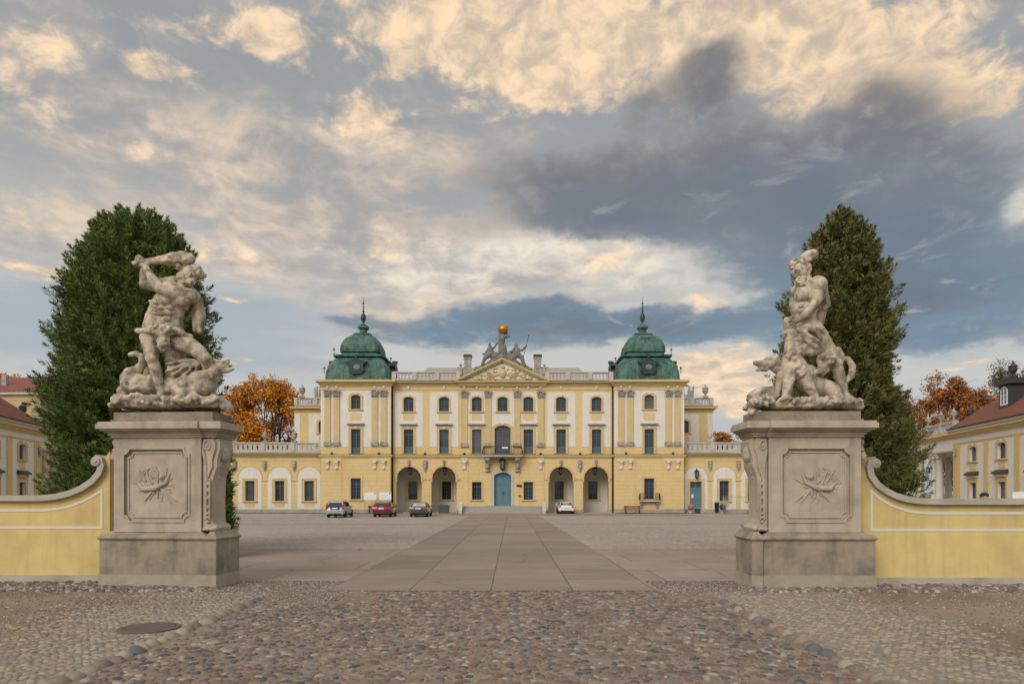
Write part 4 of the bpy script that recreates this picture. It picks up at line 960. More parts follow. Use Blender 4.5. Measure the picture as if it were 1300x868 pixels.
# ---- low arcaded wings
def low_wing(sx, label, door_first):
    root = empty('low_wing', (-1.1, D, 0), 0, label, 'building'); x_in = 21.0; x_out = 45.5; y0 = .25
    niches = []; k = 0; x = (638-391.7)/PX if sx < 0 else (884.2-638)/PX
    while x < x_out-1.5: niches.append(x); x += 3.46 if sx < 0 else 3.3
    hs = []; wl = []; dl = []
    for i, x in enumerate(niches):
        if door_first and i == 0: hs.append(rect(sx*x-.68, sx*x+.68, .55, 3.65)); dl.append(sx*x)
        else: hs.append(rect(sx*x-.55, sx*x+.55, 1.4, 3.75)); wl.append(sx*x)
    a, c = (x_in, x_out) if sx > 0 else (-x_out, -x_in)
    w = MB().plate(rect(a, c, 0, 7.0), hs, y0, y0+.45); w.box(a, c, 8, 8.3, 0, 7.0); w.box(sx*x_out-.3 if sx > 0 else -x_out, sx*x_out if sx > 0 else -x_out+.3, y0+.45, 8, 0, 7)
    w.build('wall', 'stucco_yellow_courses', root); MB().box(a, c, y0+.3, 8, 6.75, 6.95).build('roof', 'lead_roof', root)
    for i, x in enumerate(niches):
        nb = MB().plate(arch(sx*x, 2.74, .45, 5.42, 1.37, 16), [hs[i]], y0-.02, y0).build('niche', 'stucco_white', root)
        MB().ring(arch(sx*x, 2.86, 4.0, 5.48, 1.43, 16)[2:], .10, y0-.06, y0, False).build('archivolt', 'trim_yellow', nb)
    for i, x in enumerate(niches[:-1]):
        xm = sx*(x+(niches[1]-niches[0])/2); bracket_mask(root, xm, 5.75, y0-.02, 'stone_grey', .85)
        MB().box(xm-.42, xm+.42, y0-.07, y0, 3.75, 3.86).build('impost', 'trim_yellow', root)
        urn(root, xm, y0+.12, 8.27, .9, 'stone_pale' if sx > 0 else 'stone_grey')
    for x in wl: window(root, x, 1.4, 1.1, 2.35, y=y0+.25, sur=.26, yf=y0-.02); MB().plate(notched(x-.6, x+.6, .72, 1.12, .1), [], y0-.04, y0-.02).build('plaque', 'stucco_yellow', root)
    for x in dl:
        d = MB().plate(rect(x-.68, x+.68, .55, 3.65), [rect(x-.58, x-.06, 3.0, 3.55), rect(x+.06, x+.58, 3.0, 3.55)], y0+.2, y0+.27); d.ring(rect(x-.5, x+.5, .75, 2.75), .05, y0+.18, y0+.2); d.box(x-.03, x+.03, y0+.17, y0+.2, .56, 2.9)
        d = d.build('door', 'door_paint', root); MB().box(x-.6, x+.6, y0+.22, y0+.25, 2.95, 3.6).build('pane', 'glass', d)
        MB().box(x-.5, x-.25, y0+.155, y0+.168, 1.75, 2.2).build('notice', 'sign_white', d); MB().ball((x+.12, y0+.14, 1.6), .04, seg=8, rings=5).build('handle', 'iron', d)
        MB().plate(rect(x-.98, x+.98, .5, 4.0), [rect(x-.68, x+.68, .501, 3.65)], y0-.09, y0-.021).build('door_surround', 'trim_yellow', root)
        s = MB(); s.box(x-1.2, x+1.9, -.55, y0-.1, 0, .2); s.box(x-1.0, x+1.5, -.25, y0-.1, .201, .38); s.box(x-.9, x+1.2, 0.0, y0-.1, .381, .52); s.build('steps', 'plinth_stone', root)
        ll = lantern(root, x, -.15, 5.15, 1.25, .1); MB().tube((x, y0, 5.05), (x, -.15, 5.25), .03, seg=5).build('lantern_arm', 'iron', ll)
    MB().box(a, c, y0-.07, y0-.021, 0, .44).build('plinth', 'plinth_stone', root)
    cornice(root, a, c, 6.45, y0, ends=False, h=.42, depth=.38, capm='dark_slate')
    b = MB(); b.box(a, c, y0-.03, y0, 6.05, 6.13); b.build('architrave', 'trim_yellow', root)
    balustrade(root, a, c, y0+.12, 7.05, 1.2, niches[1]-niches[0], 5)
    return root
low_wing(-1, 'low yellow wing with white arched niches left of the palace, orange trees above it', False)
low_wing(1, 'low yellow wing right of the palace with a blue door in its first niche', True)

# ---- side pavilions
def pavilion(sx, X0, Y0, rot, label, length=34):
    root = empty('side_pavilion', (X0, Y0, 0), rot, label, 'building'); m = sx       # local +x*m runs toward the camera
    ZC = 7.5; bay = 5.0; n = 5
    cen = [1.15+2.3+i*bay for i in range(n)] if sx > 0 else [1.0+2.7+i*bay for i in range(n)]
    if sx > 0: cen = [3.95+i*bay for i in range(n)]
    else: cen = [3.9+i*bay for i in range(n)]
    hs = []
    for c in cen: hs += [arch(m*c, 1.35, 5.1, 6.4, .22), rect(m*c-.62, m*c+.62, 1.6, 3.2)]
    a, e = (0, length) if m > 0 else (-length, 0)
    w = MB().plate(rect(a, e, 0, ZC), hs, 0, .45); x_ = 0 if m > 0 else -.45
    w.box(x_, x_+.45, .45, 12, 0, ZC); w.box(a, e, 11.6, 12, 0, ZC); x_ = length-.45 if m > 0 else -length; w.box(x_, x_+.45, .45, 11.6, 0, ZC); w.build('wall', 'stucco_white', root)
    for x in [0.75] + [c+bay/2 for c in cen]: MB().box(m*x-.42, m*x+.42, -.10, -.051 if x < 1 else 0, .5, 6.75).build('pilaster', 'trim_yellow', root)
    MB().box(0, m*1.5, -.05, 0, .5, 6.75).build('pilaster', 'trim_yellow', root)
    for c in cen:
        window(root, m*c, 5.1, 1.35, 1.3, y=.22, rise=.22, sur=.26, keystone=True, surm='trim_yellow')
        f = window(root, m*c, 1.6, 1.24, 1.6, y=.22, sur=.3)
        hd = MB().box(m*c-1.05, m*c+1.05, -.35, 0, 3.85, 3.98); vs = [(m*c-1.05, 0, 4.2), (m*c+1.05, 0, 4.2), (m*c+1.05, -.36, 3.981), (m*c-1.05, -.36, 3.981), (m*c-1.05, 0, 3.981), (m*c+1.05, 0, 3.981)]
        hd.add(vs, [(0, 1, 2, 3), (3, 2, 5, 4), (0, 3, 4), (1, 5, 2), (0, 4, 5, 1)]); hd.build('hood', 'dark_slate', f)
        MB().box(m*c-.85, m*c+.85, -.2, 0, 3.6, 3.848).build('frieze', 'trim_yellow', f)
        MB().plate(notched(m*c-.55, m*c+.55, 4.32, 4.85, .1), [], -.035, 0).build('plaque', 'stucco_yellow', root)
    bracket_mask(root, m*.75, 6.1, -.1, 'stone_grey', .7)
    MB().box(a, e, -.07, 0, 6.78, 6.92).build('architrave', 'trim_yellow', root)
    b = MB(); b.box(a, e, -.12, .4, 7.35, 7.5); b.box(a, e, -.25, .4, 7.502, 7.7); b.box(a, e, -.45, .4, 7.702, 7.95); b.build('cornice', 'trim_yellow', root)
    b = MB(); b.box(a, e, -.55, .5, 7.953, 8.12); b.build('gutter', 'stone_pale', root); MB().box(a-.1, e+.1, -.62, .5, 8.123, 8.25).build('flashing', 'dark_slate', root)
    h0 = 8.2; vs = [(0, -.6), (length, -.6), (length, 12.6), (0, 12.6)]; V = [(m*x, y, h0) for x, y in vs]+[(m*6.6, 6, h0+5.4), (m*(length-6.6), 6, h0+5.4)]
    MB().add(V, [(0, 1, 5, 4), (1, 2, 5), (2, 3, 4, 5), (3, 0, 4), (0, 3, 2, 1)]).build('roof', 'tile_red', root)
    for c in ([7.7, 17, 26] if sx > 0 else [17, 26]):
        x = m*c; d = MB().box(x-.85, x+.85, .75, 5.5, 9.3, 11.15); d = d.build('dormer', 'dark_slate', root)
        MB().box(x-1.15, x+1.15, .45, 5.0, 11.152, 11.3).box(x-.9, x+.9, .6, 5.0, 11.302, 11.5).box(x-.4, x+.4, .8, 4, 11.502, 11.7).build('dormer_roof', 'dark_slate', d)
        ww = MB().plate(arch(x, 1.1, 9.5, 11.05, .3), [off(arch(x, 1.1, 9.5, 11.05, .3), -.12)], .70, .76).box(x-.06, x+.06, .695, .76, 9.6, 10.95)
        for z in (9.9, 10.3, 10.7): ww.box(x-.5, x+.5, .71, .75, z-.02, z+.02)
        ww.build('dormer_window', 'sign_white', d); MB().plate(arch(x, 1.0, 9.52, 11.0, .3), [], .735, .745).build('pane', 'glass', d)
        urn(d, x, 1.4, 11.7, .9, 'dark_slate')
    # open colonnade running back to the low wing
    L = 13.0; c0, c1 = (-L, 0) if m > 0 else (0, L)
    b = MB(); b.box(c0, c1, 0, 1.0, 6.2, 7.35); b.box(c0, c1, 4.0, 5.0, 6.2, 7.35); b.box(c0, c1, 1.001, 3.999, 7.0, 7.3); b.build('entablature', 'stucco_white', root)
    b = MB(); b.box(c0, c1, -.12, 1, 7.352, 7.5); b.box(c0, c1, -.25, 1, 7.502, 7.7); b.box(c0, c1, -.45, 1, 7.702, 7.95); b.box(c0, c1, -.05, 0, 6.2, 6.35); b.build('colonnade_cornice', 'trim_yellow', root)
    balustrade(root, c0, c1, .25, 7.98, 1.05, 3.2, 6, name='colonnade_balustrade')
    for i, x in enumerate((-4.4, -5.5, -9.2, -10.3, -12.6)):
        for y in (.5, 4.5):
            cl = MB().lathe([(.42, 0), (.42, .3), (.36, .35), (.36, .5), (.36, 2.5), (.31, 5.7), (.36, 5.75), (.42, 5.95)], (m*x, y, 0), 16); cl.box(m*x-.46, m*x+.46, y-.46, y+.46, 5.96, 6.19)
            for sx2 in (-1, 1): cl.ball((m*x+sx2*.38, y-.3, 5.83), .15)
            cl.build('column', 'stucco_cream', root)
    for x in (-.55, -3.4, -6.6, -9.8): urn(root, m*x, .25, 9.03, .8, 'stone_grey')
    urn(root, m*.6, 1.2, 8.9, .9, 'dark_slate'); MB().box(m*.6-.4, m*.6+.4, .8, 1.6, 8.0, 8.9).build('post', 'dark_slate', root)
    return root
pavilion(1, 41.1, 66.0, R(-100.2), 'white and yellow side building with red tiled roof and dormer beyond right gate wall')
pavilion(-1, -42.0, 63.2, R(104.0), 'white and yellow side building with red hip roof beyond left gate wall')
# tan block with the red seamed roof further back on the left
tb = empty('tan_block', (-66.5, 100, 0), R(-2), 'tall tan plastered building with red metal roof behind the left side building', 'building')
hs = [arch(-5.2, 1.9, 12.9, 15.2, .95, 10), arch(-12, 1.9, 12.9, 15.2, .95, 10)]
MB().plate(rect(-22, 0, 0, 16.2), hs, 0, .5).build('wall', 'tan_wall', tb)
MB().add([(0, 0, 0), (8, 16, 0), (8, 16, 16.2), (0, 0, 16.2), (-.5, .3, 0), (7.5, 16.3, 0), (7.5, 16.3, 16.2), (-.5, .3, 16.2)], [(0, 1, 2, 3), (7, 6, 5, 4), (0, 4, 5, 1), (3, 2, 6, 7), (0, 3, 7, 4), (1, 5, 6, 2)]).build('wall', 'tan_wall', tb)
for x in (-5.2, -12): window(tb, x, 12.9, 1.9, 2.3, y=.25, rise=.95, sur=.12)
MB().box(-22, .3, -.4, .4, 16.21, 16.6).add([(.3, -.4, 16.21), (8.6, 16, 16.21), (8.2, 16.2, 16.21), (-.1, .2, 16.21), (.3, -.4, 16.6), (8.6, 16, 16.6), (8.2, 16.2, 16.6), (-.1, .2, 16.6)], [(0, 3, 2, 1), (4, 5, 6, 7), (0, 1, 5, 4), (1, 2, 6, 5), (2, 3, 7, 6), (3, 0, 4, 7)]).build('cornice', 'stone_pale', tb)
rf = MB().add([(-22, -.5, 16.62), (.5, -.5, 16.62), (8.9, 16, 16.62), (-22, 16, 16.62), (-22, 8, 20.0), (-3, 8, 20.0), (2, 16, 20.0)], [(0, 1, 5, 4), (1, 2, 6, 5), (2, 3, 4, 5, 6), (0, 4, 3), (0, 3, 2, 1)]).build('roof', 'seam_red', tb)
b = MB()
for i in range(34):
    x = -22+i*.68; b.tube((x, -.5, 16.66), (min(x, -3) if x < -3 else -3+(x+3)*.1, 8 if x < -3 else 8, 20.02), .04, seg=4)
b.build('seams', 'seam_red', rf); MB().box(-8, -7.3, 3, 3.6, 17.8, 19.6).build('chimney', 'stone_grey', rf); MB().box(1.5, 2.0, 5, 5.5, 17.8, 20.2).build('chimney', 'stone_grey', rf)

# ================================================================ GATE: piers, curved walls, statues
def pier(cx, cy, rot, m, label):
    root = empty('gate_pier', (cx, cy, 0), rot, label, 'stone pier')
    def P(pts): return [(m*x, z) for x, z in (pts if m > 0 else pts[::-1])]
    def bx(b, x0, x1, y0, y1, z0, z1): return b.box(m*x0, m*x1, y0, y1, z0, z1)
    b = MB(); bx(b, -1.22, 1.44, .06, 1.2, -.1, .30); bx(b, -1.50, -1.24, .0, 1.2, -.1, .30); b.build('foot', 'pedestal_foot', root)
    b = MB(); bx(b, -1.20, 1.42, .08, 1.2, .302, 1.12); bx(b, -1.49, -1.23, .02, 1.2, .302, 1.12); bx(b, -1.24, -1.19, .12, 1.1, -.1, 1.1)
    # sloped ogee shoulder up to the die
    def shoulder(x0, x1, y0, z0, z1, dx):
        pr = [(0, 0), (-.02, .04), (.03, .10), (dx*.7, .15), (dx, .20)]; vs = []
        for d, z in pr: vs += [(m*(x0+d), y0+d, z0+z), (m*(x1-d), y0+d, z0+z), (m*(x1-d), 1.22-d*.4, z0+z), (m*(x0+d), 1.22-d*.4, z0+z)]
        fs = [(j*4+i, j*4+(i+1) % 4, (j+1)*4+(i+1) % 4, (j+1)*4+i) for j in range(4) for i in range(4)]+[(3, 2, 1, 0), (16, 17, 18, 19)]; b.add(vs, fs)
    shoulder(-1.22, 1.44, .05, 1.121, 0, .2); shoulder(-1.51, -1.21, -.01, 1.1205, 0, .10)
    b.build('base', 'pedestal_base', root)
    # die with sunk, notched panel
    x0, x1 = -1.03, 1.14; cx_ = .08; pw, ph = .82, .87; zc = 2.42
    def poly(w, h, r):
        pts = []
        for q0, (sx, sz) in enumerate(((-1, -1), (1, -1), (1, 1), (-1, 1))):
            arc = [(cx_+sx*(w-r*math.sin(a)), zc+sz*(h-r*math.cos(a))) for a in [k*math.pi/8 for k in range(5)]]   # concave corner
            if sx*sz < 0: arc = arc[::-1]
            pts += arc
        return pts
    op = poly(pw, ph, .14)
    ar = sum(op[i][0]*op[(i+1) % len(op)][1]-op[(i+1) % len(op)][0]*op[i][1] for i in range(len(op)))
    d = MB().plate(P(rect(x0, x1, 1.30, 3.55)), [P(op)], .20, .26); bx(d, x0, x1, .262, 1.12, 1.30, 3.55); d = d.build('die', 'pedestal_stone', root)
    f = MB().ring(P(poly(pw+.0, ph+.0, .14)), .045, .175, .205); f.ring(P(poly(pw-.10, ph-.10, .12)), .03, .235, .27); f.build('panel_frame', 'pedestal_stone', d)
    # trophy carved in low relief
    t = MB(); r = random.Random(5 if m > 0 else 8); y = .262
    def q(x, z, a, L, r0, r1, yy=y): t.tube((m*(cx_+x), yy, zc+z), (m*(cx_+x+L*math.cos(a)), yy-.01, zc+z+L*math.sin(a)), r0, r1, 6, True)
    t.path([(m*(cx_-.30), y, zc+.28, .025), (m*(cx_-.22), y-.02, zc+.05, .045), (m*(cx_+.05), y-.03, zc-.08, .075), (m*(cx_+.35), y-.02, zc-.10, .06), (m*(cx_+.46), y, zc+.02, .03)], 8)
    q(.0, -.30, 1.57, .62, .03, .022); q(.08, -.2, 1.2, .55, .03, .02); q(-.45, -.38, .7, .9, .022, .02); q(.1, -.1, -.9, .35, .05, .02); q(-.1, -.1, -2.2, .4, .04, .015); q(.3, .1, 1.0, .3, .03, .01)
    for i in range(34):
        a = r.uniform(0, 6.28); d0 = r.uniform(.12, .36); q(d0*math.cos(a), d0*math.sin(a)*.8, a+r.uniform(-.5, .5), r.uniform(.08, .2), r.uniform(.018, .034), .008)
    for i in range(10): q(.30+.02*i, .30-.03*i, 2.4-.25*i, .14, .02, .008)
    t.ball((m*(cx_-.1), y-.01, zc+.18), .06); t.build('carved_trophy', 'pedestal_stone', d)
    # scrolled console on the inner side, with a mask
    pts = [(-1.02, 1.32), (-1.50, 1.32), (-1.53, 1.40), (-1.46, 1.47), (-1.36, 1.49), (-1.33, 1.62), (-1.33, 2.0), (-1.34, 2.4), (-1.37, 2.62), (-1.45, 2.78), (-1.50, 2.86), (-1.49, 3.0), (-1.53, 3.12), (-1.60, 3.28), (-1.60, 3.44), (-1.54, 3.53), (-1.02, 3.53)]
    pts = [(-1.02+(x+1.02)*.74, z) for x, z in pts]
    c = MB().plate(P(pts[::-1]), [], .30, .96)
    inner = [(x+.04 if x < -1.1 else x, z) for x, z in pts]; 
    c.plate(P([(-1.06, 1.36), (-1.06, 3.5)]+[(x+.10, z) for x, z in pts[2:-1]][::-1]), [], .25, .301)
    sp = [(-1.15+.12*math.exp(-.22*a)*math.cos(a+1.2), 3.33+.15*math.exp(-.22*a)*math.sin(a+1.2)) for a in [k*.35 for k in range(26)]]
    c.path([(m*x, .25, z, .028) for x, z in sp], 6); c.path([(m*-1.09, .25, 3.45, .035), (m*-1.07, .25, 3.2, .04), (m*-1.12, .25, 2.9, .035), (m*-1.13, .25, 2.6, .026), (m*-1.12, .25, 1.6, .026)], 6)
    c.path([(m*-1.215, .25, 2.55, .022), (m*-1.21, .25, 1.6, .022)], 6)
    for z in (2.45, 2.3, 2.12, 1.9): c.ball((m*-1.17, .25, z), .03, 1, .7, 1.6)
    for z in (1.75, 1.65, 1.55): c.ball((m*-1.17, .24, z), .04, 1, .6, .8)
    for x, z, rr in ((-1.32, 1.39, .08), (-1.24, 1.37, .06), (-1.16, 1.38, .07), (-1.08, 1.37, .06)): c.ball((m*x, .28, z), rr, 1, .8, .8); c.ball((m*x, .6, z), rr, 1, 1.5, .8)
    c = c.build('scroll_console', 'pedestal_stone', root)
    k = MB(); X = -1.40
    k.ball((m*X, .60, 3.16), .17, .7, 1, 1.25); k.ball((m*(X-.08), .60, 3.12), .045, 1, .8, 1.6); 
    for s in (-1, 1): k.ball((m*(X-.06), .6+s*.08, 3.22), .055, .8, 1, .6); k.ball((m*(X-.03), .6+s*.1, 3.08), .06); k.tube((m*(X+.02), .6+s*.16, 3.3), (m*(X+.06), .6+s*.18, 2.95), .06, .03, 6, True); k.tube((m*(X-.05), .6+s*.02, 3.27), (m*(X-.03), .6+s*.14, 3.29), .03, .02, 6, True)
    for i in range(7): k.tube((m*(X+.0), .46+i*.047, 3.36), (m*(X-.04), .44+i*.053, 3.46), .04, .03, 6, True)
    for z, rr in ((2.95, .08), (2.86, .07), (2.74, .06), (2.6, .05)): k.ball((m*(X+.05+(3-z)*.22), .6, z), rr, .8, 1.2, 1)
    k.ball((m*(X-.05), .6, 3.03), .04, .7, 1.4, .5); k.build('mask', 'pedestal_stone', c)
    # little volute over the wall end
    v = MB(); vp = [(1.10, 3.02), (1.34, 3.02), (1.40, 3.1), (1.36, 3.22), (1.30, 3.3), (1.34, 3.44), (1.28, 3.53), (1.10, 3.53)]; v.plate(P(vp), [], .45, .85)
    for x, z, rr in ((1.3, 3.1, .08), (1.26, 3.45, .07), (1.28, 3.27, .05)): v.tube((m*x, .42, z), (m*x, .88, z), rr, seg=12, caps=False); v.ball((m*x, .42, z), rr, 1, .4, 1)
    v.build('side_volute', 'pedestal_stone', root)
    # cornice, stepping out over the console
    b = MB()
    for z0, z1, o_ in ((3.55, 3.60, .05), (3.601, 3.66, .09), (3.661, 3.70, .15), (3.701, 3.74, .22), (3.741, 3.86, .28), (3.861, 3.91, .25)):
        bx(b, x0-.05, x1+o_, .20-o_, 1.2, z0, z1); bx(b, -1.34-o_, x0-.052, .26-o_, 1.2, z0, z1-.0015)
    b.build('cap', 'pedestal_stone', root)
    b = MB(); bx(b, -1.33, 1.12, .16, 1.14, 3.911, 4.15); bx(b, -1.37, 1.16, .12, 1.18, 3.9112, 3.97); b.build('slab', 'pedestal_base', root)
    return root
pier(7.08, 16.50, 0, 1, 'weathered carved stone pier right of the gateway, carrying the statue with the hounds')
pier(-8.42, 16.70, R(-4.5), -1, 'weathered carved stone pier left of the gateway, carrying the statue with the dragon')

def gate_wall(m, Y, pts, xend, label, sc, panel):
    """pts: centre line of the coping from the scroll out to the flat part (x, z)"""
    root = empty('gate_wall', (0, Y, 0), 0, label, 'wall')
    full = pts+[(xend, pts[-1][1])]
    top = [(x, z-.03) for x, z in full]
    xin = pts[0][0]-m*.32
    out = [(xend, .16), (xin, .16), (xin, top[1][1]+.25)]+[top[1]]+top[2:]
    if m > 0: out = out[::-1]
    MB().plate(out, [], 0, .40).build('wall', 'gate_wall_yellow', root)
    MB().box(xin, xend, -.06, .46, -.1, .18).build('plinth', 'wall_cope', root)
    MB().box(xin, xend, -.02, 0, .182, 1.22).build('dado', 'gate_wall_yellow', root)
    c = MB().ring(full, .145, -.13, .53, False)
    (sx, sz, sr) = sc; c.tube((sx, -.15, sz), (sx, .55, sz), sr, seg=20); c.ball((sx, -.15, sz), sr*.98, 1, .15, 1, 20, 6); c.ball((sx, -.17, sz), sr*.4, 1, .4, 1)
    c.build('coping', 'wall_cope', root)
    MB().ring(panel, .062, -.012, 0, True).build('panel_line', 'white_line', root)
    return root
def rw(zx, zy): return ((1090+zx/2.714-650)/52.3, 2.2+(627-(440+zy/2.714))/52.3)
def lw(zx, zy): return ((zx/2.7125-650)/50.7, 2.2+(627-(440+zy/2.7125))/50.7)
pr = [rw(*p) for p in ((52, 388), (36, 396), (30, 415), (36, 445), (56, 474), (85, 496), (120, 513), (160, 525), (205, 531), (260, 533), (400, 533))]
pl = [lw(*p) for p in ((335, 381), (352, 390), (358, 410), (350, 435), (326, 463), (290, 487), (250, 504), (205, 515), (150, 521), (60, 521))]
panr = [rw(*p) for p in ((44, 631), (44, 497), (72, 522), (110, 545), (150, 560), (190, 569), (240, 573), (400, 573))]+[(21, rw(0, 573)[1]), (21, rw(0, 631)[1])]
panl = [lw(*p) for p in ((351, 622), (351, 495), (320, 515), (280, 535), (240, 549), (200, 558), (150, 563), (0, 563))]+[(-21, lw(0, 563)[1]), (-21, lw(0, 622)[1])]
gate_wall(1, 17.2, pr, 22, 'low yellow wall curving down from the right stone pier, pale coping and panel line', (rw(50, 402)[0], rw(50, 402)[1], .115), panr[::-1])
gate_wall(-1, 17.74, pl, -22, 'low yellow wall curving down from the left stone pier, pale coping and panel line', (lw(341, 396)[0], lw(341, 396)[1], .12), panl)

# ---------------------------------------------------------------- statues
K = 1/3.772/52.6
class Fig:
    """capsules and lumps given in read-off units (x right, y down) plus depth in metres, fused afterwards"""
    def __init__(s, ox, X0, Z0): s.ox = ox; s.X0 = X0; s.Z0 = Z0; s.b = MB()
    def p(s, x, y): return ((s.ox+x/3.772-650)/52.6-s.X0, 2.2+(627-(300+y/3.772))/52.6-s.Z0)
    def c(s, *pts, seg=12):
        q = []
        for t in pts:
            X, Z = s.p(t[0], t[1]); q.append((X, t[3] if len(t) > 3 else 0.0, Z, t[2]*K*.94))
        for a, e in zip(q, q[1:]): s.b.tube(a[:3], e[:3], a[3], e[3], seg, True)
        return s
    def e(s, x, y, rx, rz, d=0.0, ry=None, ang=0.0):
        X, Z = s.p(x, y); r = rx*K; s.b.ball((X, d, Z), 1.0, r, (ry if ry is not None else min(rx, rz))*K, rz*K, 14, 9, Matrix.Rotation(R(ang), 3, 'Y')); return s
def face(f, x, y, r, ang, d, turn):
    """head with brow, nose, eyes, cheeks, mouth, ear; turn = which way the face looks in the picture plane (-1 left, 1 right)"""
    f.e(x, y, r*.86, r*1.08, d, r*.95, ang); ca, sa = math.cos(R(ang)), math.sin(R(ang))
    def L(u, v): return (x+u*ca*1-v*sa*1, y+u*sa+v*ca)
    def P(u, v, rr, dd): a, b_ = L(u*turn, v); return (a, b_, rr, dd)
    fd = d-r*K*.80
    f.c(P(r*.10, -r*.20, r*.13, fd-.01), P(r*.78, -r*.16, r*.12, fd+.03)); f.c(P(r*.46, -r*.12, r*.09, fd-.03), P(r*.56, r*.22, r*.14, fd-.05))
    f.c(P(r*.18, r*.0, r*.10, fd+.01), P(r*.28, r*.0, r*.10, fd+.01)); f.c(P(r*.72, r*.02, r*.08, fd+.04), P(r*.78, r*.02, r*.08, fd+.04))
    f.c(P(r*.15, r*.26, r*.17, fd+.02), P(r*.2, r*.3, r*.17, fd+.02)); f.c(P(r*.30, r*.46, r*.08, fd-.01), P(r*.66, r*.46, r*.07, fd))
    f.c(P(-r*.35, r*.05, r*.14, d-r*K*.55), P(-r*.35, r*.25, r*.10, d-r*K*.55))
def curls(f, rng, pts, r0, r1, n):
    for x, y, rx, ry, d0, d1 in pts:
        for i in range(n): a = rng.uniform(0, 6.28); q = math.sqrt(rng.random()); f.c((x+rx*q*math.cos(a), y+ry*q*math.sin(a), rng.uniform(r0, r1), rng.uniform(d0, d1)), (x+rx*q*math.cos(a)+rng.uniform(-8, 8), y+ry*q*math.sin(a)+rng.uniform(-6, 10), rng.uniform(r0, r1)*.7, rng.uniform(d0, d1)), seg=7)
def hand(f, x, y, d, ang, r=20, n=4, grip=1.0, spread=8, L=30):
    """palm with four unequal fingers bent round what they hold, and a thumb from the side of the palm"""
    ca, sa = math.cos(R(ang)), math.sin(R(ang)); f.c((x-ca*r*.5, y-sa*r*.5, r*.62, d), (x+ca*r*.5, y+sa*r*.5, r*.72, d-.02))
    for i in range(4):
        o = (i-1.5)*spread; l = L*(.82, 1.0, .96, .74)[i]; bx_ = x+ca*r*.7-sa*o; by = y+sa*r*.7+ca*o
        f.c((bx_, by, 5.6, d-.04), (bx_+ca*l*.5, by+sa*l*.5, 5.0, d-.07-.02*grip), (bx_+ca*l*(1-.35*grip), by+sa*l*(1-.35*grip), 4.4, d-.07+.06*grip), seg=8)
    tx, ty = x-sa*(-spread*2.0), y+ca*(-spread*2.0); f.c((tx-ca*6, ty-sa*6, 6.5, d-.02), (tx+ca*14+sa*8, ty+sa*14-ca*8, 5.4, d-.07), seg=8)
def rocks(f, rng, x0, x1, y0, y1, n, r0=16, r1=34, d=.42):
    for i in range(n): f.e(rng.uniform(x0, x1), rng.uniform(y0, y1), rng.uniform(r0, r1), rng.uniform(r0*.6, r1*.7), rng.uniform(-d, d), rng.uniform(r0, r1), rng.uniform(-40, 40))
def paw(f, x, y, d, dr=-1, k=1.0):
    f.e(x, y-4, 24*k, 15*k, d, 22*k)
    for i in range(4): o = (i-1.5)*.055*k; f.c((x+dr*8, y-4, 9*k, d-.06+o*.5), (x+dr*(24+3*(i % 2)), y+2, 8.5*k, d-.08+o), (x+dr*(34+3*(i % 2)), y+8, 5*k, d-.09+o), seg=8)

# ---- left: bearded hero swinging a club over a dragon
ROOTL = empty('hero_statue', (-8.15, 17.22, 4.15), 0, 'stone hero swinging a club over a winged dragon, on the left gate pier', 'statue')
r = random.Random(12)
F = lambda: Fig(130, -8.15, 4.15)
f = F()   # figure
f.e(335, 300, 88, 70, -.02, 62, -8); f.e(318, 262, 62, 42, -.10, 50); f.e(382, 300, 50, 44, -.20, 36, 20); f.e(312, 312, 44, 36, -.22, 30)            # chest, pectorals
f.e(310, 365, 72, 62, -.02, 56); f.e(290, 415, 88, 62, .0, 60); f.e(286, 462, 106, 48, .0, 66)                                                   # ribs, belly, hips
for i, y in enumerate((352, 378, 404)): f.e(300-i*6, y, 20, 12, -.27, 12); f.e(336-i*6, y, 20, 12, -.27, 12)
f.e(284, 425, 34, 26, -.26, 20); f.c((268, 300, 34, -.02), (244, 380, 44, -.04), (226, 440, 44, -.04)); 
for i in range(4): f.c((238+i*5, 315+i*18, 9, -.20), (270, 330+i*16, 8, -.27))
f.c((372, 235, 34, .02), (400, 205, 28, .0)); f.e(300, 222, 44, 38, .06, 40)
f.c((428, 288, 40, -.12), (360, 285, 33, -.30), (296, 262, 29, -.36)); f.c((296, 262, 27, -.36), (258, 215, 25, -.30), (222, 165, 17, -.20), (208, 140, 15, -.16)); f.e(372, 276, 40, 30, -.28, 26)
f.c((300, 215, 36, .08), (240, 228, 31, .06), (190, 222, 27, .02)); f.c((190, 222, 25, .02), (190, 185, 23, -.02), (198, 145, 15, -.08))
hand(f, 212, 128, -.16, 200, 20, spread=9); hand(f, 196, 116, -.10, 200, 18, spread=9)
f.c((228, 485, 54, -.08), (240, 545, 40, -.16), (248, 590, 30, -.2)); f.e(248, 588, 28, 26, -.28, 20); f.c((248, 590, 28, -.2), (262, 650, 29, -.14), (270, 700, 24, -.12), (282, 752, 17, -.12)); f.e(252, 650, 26, 44, -.08, 30, -8)
f.c((282, 752, 18, -.12), (276, 778, 18, -.16), (258, 790, 14, -.28)); 
for i in range(5): f.c((262-i*5, 786+i*.5, 8, -.30+.035*i), (250-i*3, 792, 6.5-.5*i, -.40+.035*i), seg=8)
f.c((352, 496, 56, .0), (420, 525, 45, -.14), (478, 560, 36, -.24), (508, 592, 30, -.26)); f.e(512, 590, 28, 26, -.3, 24); f.c((508, 592, 32, -.24), (505, 640, 28, -.05), (498, 700, 20, .12)); f.c((498, 700, 18, .12), (500, 740, 16, .05))
face(f, 414, 180, 42, 24, -.05, 1)
body = sculpt('figure', f.b, 'statue_stone', ROOTL, .017, 2, .022, .12)
